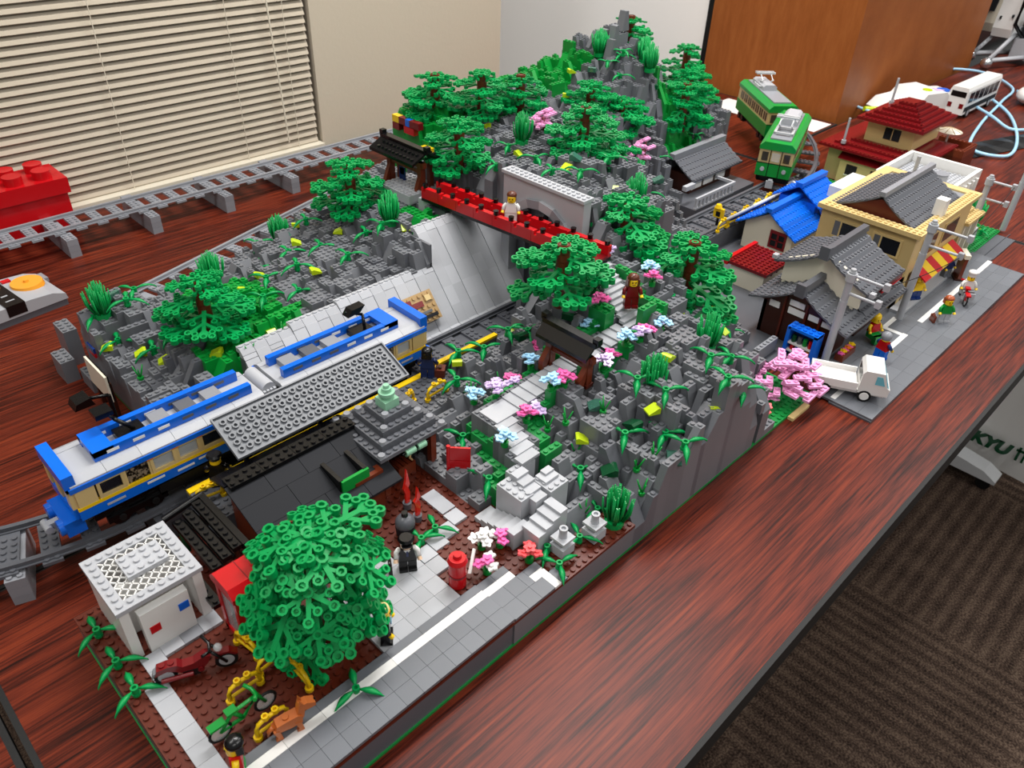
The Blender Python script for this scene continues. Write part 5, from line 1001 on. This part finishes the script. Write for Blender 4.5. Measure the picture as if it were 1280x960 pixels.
rows(tb, 101.6, 123, 11.3, 18.9, 4.4, 14.9, 6, 'dgray', .4); rows(tb, 101.6, 123, 11.3, 18.9, 20, 14.9, 7, 'dgray', .4); put('ridge_beam', MB().prism([(10.7, 18.7), (11.9, 18.7), (11.8, 19.5), (10.8, 19.5)], 'x', 101.2, 123.4, 'mgray'), tb); gable_end(tb, 102, 11.3, 18, 5.4, 18.8, 14.9, 14.6, 'brown')
put('chimney', box_(110, 3.2, 15, 112, 5, 18, 'white'), tb)
aw = put('awning', MB().prism([(2.9, 6.8), (0.2, 5.2), (.2, 5.5), (2.9, 7.1)], 'x', 103.9, 104, 'red'), tb)
for k in range(7): put('awning_stripe', MB().prism([(2.9, 6.8), (0.2, 5.2), (.2, 5.5), (2.9, 7.1)], 'x', 104+k*2.6, 104+(k+1)*2.6, 'yellow' if k % 2 else 'red'), aw)
put('pavement_step', MB().box(98.6, .6, 0, 126, 3, .9, 'lgray'), tb); put('counter', MB().box(103, 3.0, .9, 111, 4.4, 3, 'tan'), tb)
# white roofed building
wb = thing('white_building', 'white flat roofed building with parapet and grey roof tanks', 'building', (0, 0, .3))
for a in ((128.2, 8, 129, 23), (145.4, 8, 146.2, 23), (129, 22.2, 145.4, 23), (129, 8, 145.4, 8.8)): put('parapet_wall', MB().box(a[0], a[1], 0, a[2], a[3], 13.6, 'white'), wb)
put('west_wing', MB().box(118, 21.3, 0, 128.2, 27, 9, 'white').box(117.6, 20.9, 9, 128.2, 27.4, 11.6, 'white'), wb)
for k in range(7): put('pilaster', box_(130+k*2.2, 7.5, 6, 130.8+k*2.2, 8, 12.4, 'white'), wb)
put('roof_deck', MB().brick(129, 9, 11.0, 16, 13, .5, 'lgray'), wb)
for x, y in ((132, 14), (135, 12.4)): put('roof_tank', MB().cyl((x, y, 11.5), (x, y, 14), 1.4, 1.4, 'lgray', 14).cyl((x, y, 14), (x, y, 14.2), 1.5, 1.5, 'mgray', 14), wb)
put('mast', MB().cyl((129.6, 16, 11), (129.6, 16, 18), .4, .4, 'lgray', 10), wb)
tl = thing('tan_porch', 'low tan studded porch roof beside the white building', 'building', (128, 2.4, .3)); put('roof', MB().brick(0, 0, 8, 9, 4, .6, 'tan').brick(1, 2, 8.6, 7, 3, .6, 'tan'), tl)
for x in (.4, 4.2, 8): put('wall_pier', box_(x, .6, 0, x+.7, 4, 8, 'cream'), tl)
# cream house with dark red roofs
rh = thing('red_roof_house', 'cream house with two dark red studded roofs at the back', 'building', (0, 0, .1))
put('lower_wall', MB().box(153, 24, 0, 174, 44, 8, 'tan'), rh); put('bay_wall', MB().box(151.6, 28, 0, 153, 40, 6, 'tan'), rh)
for y in (29.5, 35.5): w_ = put('window', box_(151.4, y, 2.6, 151.6, y+2.6, 5, 'smoke'), rh); put('frame', MB().box(151.35, y-.2, 2.3, 151.6, y+2.8, 2.6, 'cream'), w_)
put('upper_wall', MB().box(158, 27, 9.6, 174, 38.4, 14.6, 'tan'), rh); w_ = put('window', box_(157.8, 30.2, 11, 158, 34, 13.6, 'smoke'), rh); put('frame', box_(157.78, 32, 11, 157.85, 32.2, 13.6, 'tan'), w_)
def hip(x0, y0, x1, y1, z0, z1, n, m):
    for k in range(n):
        f = k/n*.44; xa, ya, xb, yb = x0+(x1-x0)*f, y0+(y1-y0)*f, x1-(x1-x0)*f, y1-(y1-y0)*f; zz = z0+(z1-z0)*k/n; b = MB().box(xa, ya, zz, xb, yb, zz+(z1-z0)/n, m)
        nx, ny = int(xb-xa), int(yb-ya)
        for i in range(ny): b.cyl((xa+.45, ya+.5+i, zz+(z1-z0)/n), (xa+.45, ya+.5+i, zz+(z1-z0)/n+.22), .33, .33, m, 6); 
        for i in range(nx): b.cyl((xa+.5+i, ya+.45, zz+(z1-z0)/n), (xa+.5+i, ya+.45, zz+(z1-z0)/n+.22), .33, .33, m, 6)
        put('roof_tier', b, rh)
hip(150.6, 22, 176, 46, 8, 10.2, 4, 'dred'); hip(155.4, 24.6, 176, 40.4, 14.6, 18.6, 6, 'dred'); put('bay_roof', MB().prism([(151, 6), (153.4, 6), (153.4, 7.4)], 'y', 27.4, 40.6, 'dred'), rh)
for x, y, z in ((153, 41, 9), (165, 37, 17)): put('antenna', MB().cyl((x, y, z), (x, y, z+6), .3, .3, 'lgray', 8).cyl((x, y, z), (x, y, z+.8), .6, .6, 'lgray', 8), rh)
dk = thing('roof_terrace', 'dark brown terrace with railing right of the red roof', 'terrace', (173, 19.5, 0))
put('deck', MB().box(0, 0, 0, 9, 9, 6.6, 'brown'), dk)
for k in range(9): put('railing_brick', MB().brick(0, 0, 0, 1, 1, 1.6, 'rbrown'), dk, (k, 0, 6.6)); put('railing_brick', MB().brick(0, 0, 0, 1, 1, 1.6, 'rbrown'), dk, (0, k, 6.6)) if k else None; put('railing_brick', MB().brick(0, 0, 0, 1, 1, 1.6, 'rbrown'), dk, (8, k, 6.6)) if k else None
um = thing('parasol', 'small cream parasol on the brown terrace', 'parasol', (177.5, 25.6, 6.6)); put('pole', MB().cyl((0, 0, 0), (0, 0, 4.6), .25, .25, 'white', 8), um); put('canopy', MB().cyl((0, 0, 4.3), (0, 0, 5.2), 3, .3, 'cream', 16), um)
for k in range(8): put('rib', MB().tube([(0, 0, 5.25), (2.9*math.cos(k*.785), 2.9*math.sin(k*.785), 4.36)], .1, 'dtan', 5), um)
solo('garden_patch', 'dark green studded strip with shrubs in front of the cream house', 'toy base', MB().brick(0, 0, 0, 6, 24, .5, 'baseg'), (145, 24, 0))
# blue roofed house
bu = thing('blue_roof_house', 'white house with bright blue roof and red window by crossing', 'building', (0, 0, .3))
put('wall', MB().box(102.4, 26, 0, 120, 35.5, 5.4, 'cream'), bu); gable_end(bu, 102.2, 31, 8.6, 25.4, 36, 5.6, 0, 'cream')
wf = put('window_frame', MB().box(102.0, 26.6, 2, 102.2, 30.2, 2.4, 'dred').box(102, 26.6, 5, 102.2, 30.2, 5.6, 'dred').box(102, 26.6, 2.4, 102.2, 27, 5, 'dred').box(102, 29.8, 2.4, 102.2, 30.2, 5, 'dred').box(102, 28.2, 2.4, 102.2, 28.6, 5, 'dred').box(102, 27, 3.6, 102.2, 29.8, 3.8, 'dred'), bu); put('pane', box_(102.1, 27, 2.4, 102.18, 29.8, 5, 'black'), wf)
rows(bu, 101, 114, 31, 9.6, 24.2, 5.4, 6, 'blue', .15); rows(bu, 101, 114, 31, 9.6, 37.6, 5.4, 6, 'blue', .15); rows(bu, 112, 122, 31, 12, 25.6, 8.6, 5, 'blue', .1); rows(bu, 112, 122, 31, 12, 36.4, 8.6, 5, 'blue', .1)
rows(bu, 113.8, 121, 26.4, 7.6, 23.8, 5.4, 3, 'blue', .1)
put('ridge_beam', MB().box(100.7, 30.3, 9.3, 113, 31.7, 10.1, 'blue'), bu); put('ridge_beam', MB().box(111.6, 30.3, 11.6, 122.3, 31.7, 12.5, 'blue'), bu); put('upper_wall', MB().box(112.6, 27, 5, 121.4, 35, 8.8, 'blue'), bu)
lr = thing('low_red_roof', 'low dark red sloping roof left of the grey townhouse roofs', 'roof', (86, 21.5, .3))
for k in range(5): put('roof_row', MB().brick(0, 0, 0, 2, 8, .6, 'dred').box(2, 0, -.3, 2.2, 8, .3, 'dred'), lr, (2*k, 0, 3.9-.0*k))
put('ridge_beam', MB().box(-.3, 8, 3.7, 10.4, 8.8, 4.9, 'red'), lr); put('wall', MB().box(.5, .6, 0, 9.6, 7.6, 3.9, 'cream'), lr)
# grey roofed crossing house with picket fence
gh = thing('grey_roof_house', 'small house with grey tiled roof and white wall at mountain foot', 'building', (0, 0, .4))
put('wall', MB().box(108.4, 54, 3.6, 125, 60, 7.6, 'dbrown'), gh); put('base', MB().box(102, 48, 0, 126, 60, 3.6, 'dgray'), gh)
for x in (109, 113.6, 118.4): put('white_panel', box_(x, 53.8, 4.4, x+3.8, 54, 7.4, 'white'), gh)
rows(gh, 107, 126.6, 58.2, 11, 52.3, 7.4, 5, 'dgray', .2); put('ridge_beam', MB().box(106.6, 57.8, 10.6, 127, 59.2, 11.8, 'mgray'), gh); rows(gh, 107, 126.6, 58.8, 11, 62, 9, 2, 'dgray', .1)
fc = thing('picket_fence', 'pale grey picket fence in front of the grey roofed house', 'fence', (102, 47.8, 4.0))
put('rail', MB().box(0, 0, 2.0, 15, .5, 2.6, 'lgray').box(0, 0, 0, 15, .5, .4, 'lgray').box(14.5, .5, 2.0, 15, 5, 2.6, 'lgray').box(0, 3, 3.2, 3.4, 4, 4.2, 'lgray'), fc)
for k in range(11): put('picket', box_(.1+k*1.42, .1, .4, .7+k*1.42, .4, 2.0, 'lgray'), fc)
# level crossing barriers and signals
for k, (x, y) in enumerate(((96, 38.4), (100, 38.6), (105, 38.8), (110, 39.0), (115, 39.2))): hoop(x, y, .05, ORD[k]+' yellow hoop from left along the level crossing', 3.4, 4.2)
sg = thing('crossing_signal', 'yellow and black crossing signal beside the track', 'signal', (99.5, 40.8, 3.6)); put('post', MB().cyl((0, 0, 0), (0, 0, 2.4), .3, .3, 'black', 8), sg); put('sign_plate', MB().box(-.3, -1.1, 2.0, .3, 1.1, 4, 'yellow').box(-.35, -.5, 2.3, -.3, .5, 3.3, 'black').cyl((0, .3, 4), (0, .3, 4.7), .8, .5, 'yellow', 12), sg)
bm2 = thing('crossing_boom', 'long grey crossing barrier arm with round white counterweight disc', 'barrier', (120.5, 36.6, .4)); put('post', MB().cyl((0, 0, 0), (0, 0, 7.4), .45, .45, 'dblue', 10), bm2); put('disc', MB().cyl((-.5, -.3, 7.6), (-.1, -.5, 7.6), 1.4, 1.4, 'lgray', 18).cyl((-.6, -.25, 7.6), (-.5, -.3, 7.6), .5, .5, 'dgray', 10), bm2); put('arm', MB().tube([(0, 0, 7.2), (-22, 2, 5.6)], .3, 'lgray', 8).tube([(-6, .5, 6.8), (-13, 1.2, 6.3)], .36, 'white', 8), bm2); put('under_arm', MB().tube([(0, .4, 6.4), (-20, 2.4, 4.8)], .35, 'dblue', 8), bm2)
for k, x in enumerate((122.5, 124)): solo('white_post', ('left' if k == 0 else 'right')+' of two thin white posts beside the crossing disc', 'post', MB().cyl((0, 0, 0), (0, 0, 7), .3, .3, 'white', 8), (x, 38.2, .4), 0, 'white crossing posts')
rk = MB(); r_ = random.Random(9)
for i in range(60): a = r_.uniform(0, 6.28); d_ = r_.uniform(0, 3.2); z_ = (3.4-d_)*r_.uniform(.2, 1); rk.box(d_*math.cos(a)-.5, d_*math.sin(a)-.4, max(0, z_-.5), d_*math.cos(a)+.4, d_*math.sin(a)+.5, z_+.4, 'mgray')
solo('spare_brick_heap', 'heap of loose light grey bricks right of the green tram', 'bricks', rk, (143, 44.5, 0), 0, None, 'stuff')
# people, truck and small things of the street
figure(102.3, -5, .64, -.75, 'orange haired figure in green sweater with a brown bag', 'lgray', 'bgreen', hair='short', hairm='ginger', extra=bag('rbrown'))
figure(113.2, -4.6, 1.4, -.9, 'chef hatted figure in white riding the red bicycle', 'lgray', 'white', hair='chef', sit=True); bicycle(111.0, -5.6, .64, .5, 'red', 'red toy bicycle ridden along the street')
figure(82.2, -2.6, .7, 1.3, 'figure with round grey helmet and red vest behind truck', 'blue', 'red', 'dblue', hair='helmet', hairm='mgray')
figure(86.6, 1.0, .7, -.4, 'figure in red and green seated under the roof edge', 'bgreen', 'red', 'yellow', hair='short', hairm='yellow', sit=True)
figure(105.5, 1.6, 1.3, -.6, 'yellow shirted figure under the striped awning', 'dblue', 'yellow', hair='short', hairm='tan')
figure(119.4, 1.2, 1.0, -.3, 'figure in black and blue beside the brown signboard', 'road', 'navy', hair='short', hairm='black')
sb = thing('signboard', 'brown standing signboard with cream top near the cyclist', 'sign', (121.6, -.4, .64), .6); put('board', box_(-1.6, -.3, .4, 1.6, .3, 4.6, 'rbrown'), sb); put('top_cap', box_(-1.7, -.5, 4.6, 1.7, .5, 5.4, 'cream'), sb); put('foot', box_(-1.6, -.8, 0, 1.6, .8, .4, 'dbrown'), sb)
fbd = thing('flower_box', 'brown flower box with pink and yellow blooms by the pole', 'planter', (76.2, 1.0, .64)); put('box', MB().box(0, 0, 0, 4.6, 1.4, 1.1, 'rbrown'), fbd)
for k in range(6): put('bloom', flower_mesh(('hot', 'yellow', 'hot', 'orange', 'hot', 'yellow')[k]), fbd, (.5+.75*k, .7, 1.2+.15*(k % 2)))
hx = math.radians(-63)
tk = thing('white_truck', 'small white flatbed truck parked at the street corner', 'toy truck', (67.2, 1.9, .64), hx)
put('chassis', MB().box(0, -2, 1.1, 10.4, 2, 1.7, 'white'), tk)
for xx in (1.9, 7.7):
    for s in (-1, 1): put('wheel', wheel(MB(), (xx, s*2.1, 1.0), 1.0, .7, 'rubber', 'white', 16), tk)
put('flatbed', MB().box(-.3, -2.4, 1.7, 6.4, 2.4, 2.2, 'white').box(-.3, -2.4, 2.2, 6.4, -2.1, 3.0, 'white').box(-.3, 2.1, 2.2, 6.4, 2.4, 3.0, 'white').box(-.3, -2.1, 2.2, 0, 2.1, 3.0, 'white'), tk)
put('cab', MB().prism([(6.6, 1.5), (10.8, 1.5), (10.9, 2.8), (10.4, 3.1), (9.6, 5.4), (7.0, 5.4), (6.6, 4.8)], 'y', -2.4, 2.4, 'white'), tk)
put('windscreen', MB().prism([(10.55, 3.1), (10.7, 3.0), (9.8, 5.0), (9.68, 5.1)], 'y', -2.2, 2.2, 'tglass'), tk); put('side_window', MB().prism([(8.6, 3.4), (10.0, 3.4), (9.4, 4.8), (8.6, 4.8)], 'y', -2.46, -2.38, 'tglass').prism([(6.56, 3.2), (6.62, 3.2), (6.62, 4.6), (6.56, 4.6)], 'y', -1.8, 1.8, 'smoke'), tk)
# corner ground under the pink tree and the green plot on the far right
cg = thing('corner_lawn', 'green studded corner ground under the pink blossom tree', 'toy base', (62, -1.0, 0)); put('lawn_plate', MB().brick(0, 1, 0, 3, 9, .5, 'baseg').brick(-9, 1, 0, 9, 7, .5, 'baseg'), cg); put('tan_edge', box_(-5, .0, 0, 0, .9, .5, 'tan'), cg)
gp = thing('green_plot', 'bright green corner plot with grey monument at the far right', 'toy base', (135, 1.4, 0)); put('lawn_plate', MB().brick(0, 0, 0, 17, 8, .5, 'baseg'), gp)
mn = thing('grey_monument', 'small grey stone monument on the green plot', 'monument', (137.6, 3.4, .5)); put('pillar', box_(0, 0, 0, 3, 2.4, 3.4, 'lgray'), mn); put('top', MB().box(.4, .3, 3.4, 2.6, 2.1, 3.9, 'red'), mn); put('side_stone', MB().cyl((4.2, .8, 0), (4.2, .8, 3), .8, .6, 'lgray', 10), mn)
bush(148, 7, .5, 'spiky bush at the back of the green plot', 1.3)
for i, (x, y) in enumerate(((142.5, 6.4), (146, 3.6), (144, 8))): bamboo(x, y, .7, 1+i, 'sprouts on the far right plot', 'green three-leaf sprout, {n} of those on the far right plot')
for x, y in ((144.6, 6.2), (149, 4.4)): put('lime_slope_tile', CH['lime'], gp, (x-135, y-1.4, .5), (0, 0, 1), 1.5)
# ================================================================ things around the town
rx = thing('storage_brick', 'big red brick shaped storage box by the window blind', 'storage box', (-26, 130.6, 0))
put('body', MB().box(0, .3, 0, 32, 8.9, 7.6, 'red'), rx); ld = put('lid', MB().box(-.5, -.2, 7.6, 32.6, 9.3, 10.6, 'red'), rx)
for i in range(6):
    for j in range(2): put('lid_knob', MB().cyl((3+5.2*i, 2.4+4.4*j, 10.6), (3+5.2*i, 2.4+4.4*j, 12.2), 1.7, 1.7, 'red', 22), ld)
rc = thing('remote_control', 'light grey toy train remote with two orange dials', 'remote control', (-15.5, 105.5, 0), .12)
put('base', MB().box(-8, -5, 0, 8, 5, 1.2, 'dgray'), rc); put('shell', MB().prism([(-8.2, 1.2), (8.2, 1.2), (8.0, 2.2), (6, 3.0), (2.5, 3.3), (-2.5, 3.3), (-6, 3.0), (-8, 2.2)], 'y', -5.2, 5.2, 'lgray'), rc)
for x in (-4.6, 4.6): put('dial', MB().cyl((x, .6, 2.9), (x, .6, 3.7), 2.7, 2.5, 'torange', 24).cyl((x, .6, 3.7), (x, .6, 4.1), .5, .4, 'torange', 8), rc)
pn = put('centre_panel', MB().box(-1.5, -5.25, 1.6, 1.5, 4, 3.5, 'black'), rc); put('button', MB().cyl((0, 2.4, 3.5), (0, 2.4, 3.8), 1.0, .9, 'torange', 18), pn); put('small_print', MB().box(-.5, -1.6, 3.5, .5, -1.2, 3.53, 'lgray').box(-.7, -3.6, 3.5, .7, -3.3, 3.53, 'lgray'), pn); put('red_switch', box_(1.8, 3.2, 3.2, 3.2, 4.2, 3.6, 'red'), rc)
put('back_wing', MB().box(6.4, 3.6, .8, 9.2, 6.2, 1.6, 'mgray'), rc)
# white bus
HB = math.atan2(.5, 23)
bs_ = thing('white_bus', 'white toy bus with dark windows on the far right table', 'toy bus', (230, 38.6, 0), -.02)
put('body', MB().prism([(0, 1.2), (5.4, 1.2), (5.4, 8), (5, 9), (.4, 9), (0, 8)], 'x', 0, 27, 'white'), bs_)
for s, y in ((0, -.06), (1, 5.4)):
    for k in range(6): put('side_window', box_(2+k*4, y, 4.4, 5.4+k*4, y+.06, 7.4, 'smoke'), bs_)
    put('lower_band', box_(.5, y, 2.0, 26.5, y+.05, 3.4, 'tile'), bs_)
put('rear_window', box_(-.06, .5, 6.2, 0, 4.9, 7.8, 'black'), bs_)
for y in (.4, 3.8): put('tail_lamp', box_(-.08, y, 3, 0, y+1.2, 4.4, 'dred'), bs_)
for x in (4, 21):
    for y in (-.1, 5.1): put('wheel', wheel(MB(), (x, y+.2, 1.3), 1.3, .7, 'rubber', 'lgray', 14), bs_)
put('roof_rib', MB().box(.5, .8, 9, 26.5, 1.1, 9.15, 'white').box(.5, 4.3, 9, 26.5, 4.6, 9.15, 'white'), bs_)
ws = thing('white_controller', 'rounded white electronic toy hub with green and blue marks', 'controller', (214, 56, 0), -.35); put('body', MB().prism([(0, 0), (30, 0), (31, 2), (28, 5), (20, 5.4), (18, 7), (10, 7), (8, 5), (2, 4.4), (-1, 2)], 'y', -6, 6, 'white'), ws); put('green_mark', MB().cyl((14, -2, 7), (14, -2, 7.2), 1.4, 1.4, 'lime', 14), ws); put('blue_mark', MB().prism([(16, -4), (19, -4), (17, -1)], 'z', 6.9, 7.15, 'lav').cyl((25, 1, 5), (25, 1, 5.5), 2, 2, 'blue', 12), ws); put('plug', MB().cyl((-1, 0, 2), (-7, 1, 2.6), .9, .7, 'lime', 10), ws)
def cable(label, pts, r, m, name='cable'):
    P_ = [Vector(p) for p in pts]; out = []
    for i in range(len(P_)-1):
        p0, p1, p2, p3 = P_[max(0, i-1)], P_[i], P_[i+1], P_[min(len(P_)-1, i+2)]
        for k in range(8):
            t = k/8; out.append(.5*((2*p1)+(-p0+p2)*t+(2*p0-5*p1+4*p2-p3)*t*t+(-p0+3*p1-3*p2+p3)*t**3))
    out.append(P_[-1]); return solo(name, label, 'cable', MB().tube(out, r, m, 8))
cable('light blue cable looping around the white bus', [(206, 56, 2.6), (222, 72, .8), (262, 78, .8), (292, 58, .8), (280, 40, .8), (258, 36, .8), (228, 32, .8), (203, 26, .8), (204, 17, .8), (222, 20, .8), (246, 30, .8), (258, 42, 1.6), (248, 43.6, 1.6), (236, 32, 1.6), (230, 24, .8), (240, 20, .8), (262, 24, .8), (272, 36, 1.8)], .45, 'lblue')
stp = MB()
for i in range(12):
    x0, x1 = 190+i*4.5, 194.5+i*4.5; f = lambda x: 30-(x-190)*.34; g = lambda x: .5+.35*math.sin(x*.7)
    stp.poly([(x0, f(x0)-4.5, .25), (x1, f(x1)-4.5, .25), (x1, f(x1), g(x1)), (x0, f(x0), g(x0))], 'black', True); stp.poly([(x0, f(x0), g(x0)), (x1, f(x1), g(x1)), (x1, f(x1)+4.5, .25), (x0, f(x0)+4.5, .25)], 'black', True)
solo('black_strap', 'crumpled black cloth strap lying on the table behind the houses', 'cloth', stp)
solo('paper_sheet', 'white paper sheet behind the green tram, right one', 'paper', box_(183, 62, 0.02, 193.5, 70, .12, 'white'), (0, 0, 0), 0, 'paper sheets'); solo('paper_sheet', 'white paper sheet behind the green tram, left one', 'paper', box_(180, 84, 0.02, 192, 96, .12, 'white'), (0, 0, 0), 0, 'paper sheets')
solo('computer_mouse', 'rounded white object cut off by the right image edge', 'mouse', MB().sphere((0, 0, 2), 5, 'white', 18, 10, 1.2, .9, .55), (266, 30, .8))
# white robot at the top right
rb_ = thing('white_robot', 'white toy robot on a grey beam frame at the top right', 'robot', (318, 63, 0), 0)
put('brick_hub', MB().prism([(-3, 9), (7, 9), (8, 11), (8, 44), (2, 44), (-4, 12)], 'y', -8, -1.2, 'white'), rb_); put('hub_side', MB().prism([(-2, 10), (7, 10), (7, 43), (3, 43), (-3, 13)], 'y', -1.2, 4, 'cream'), rb_)
put('hub_emblem', MB().prism([(-3.4, 17), (-2.2, 20), (-1.4, 24), (-2.6, 21)], 'y', .2, 3, 'tile'), rb_); put('hub_dots', MB().box(-4.2, -7, 16, -2.6, -6.4, 17, 'tile').box(-4, -3, 15, -2.8, -2.4, 16, 'tile').box(-3.6, -7, 28, -1.2, -2, 28.8, 'tile'), rb_)
for a, b_ in (((-9, 1, 3), (2, -2, 10)), ((-17, -7, 3), (4, -9, 12)), ((-17, -7, 3), (4, -16, 3)), ((-9, 1, 3), (6, -8, 3)), ((2, -13, 4), (6, -15, 34))):
    be = put('beam', MB().tube([a, b_], .9, 'lgray', 4), rb_); hl_ = MB(); A, B = Vector(a), Vector(b_); n_ = int((B-A).length/1.6)
    for k in range(n_): p = A+(B-A)*((k+.5)/n_); hl_.box(p.x-.95, p.y-.3, p.z-.3, p.x-.4, p.y+.3, p.z+.3, 'dgray')
    put('beam_holes', hl_, be)
for p in ((-9, 1.6, 2.2), (-17, -7, 2.2)): put('caster', MB().sphere(p, 2.1, 'chrome', 14, 8), rb_)
put('motor', MB().box(0, -16, 2, 12, -9, 9, 'lgray').box(2, -18, 9, 10, -10, 16, 'tile'), rb_); put('black_cable', MB().tube([(4, -9, 44), (-2, -11, 32), (-5, -9, 22), (-4, -8.4, 14), (2, -11, 9)], .7, 'black', 8), rb_)
finish_zones()
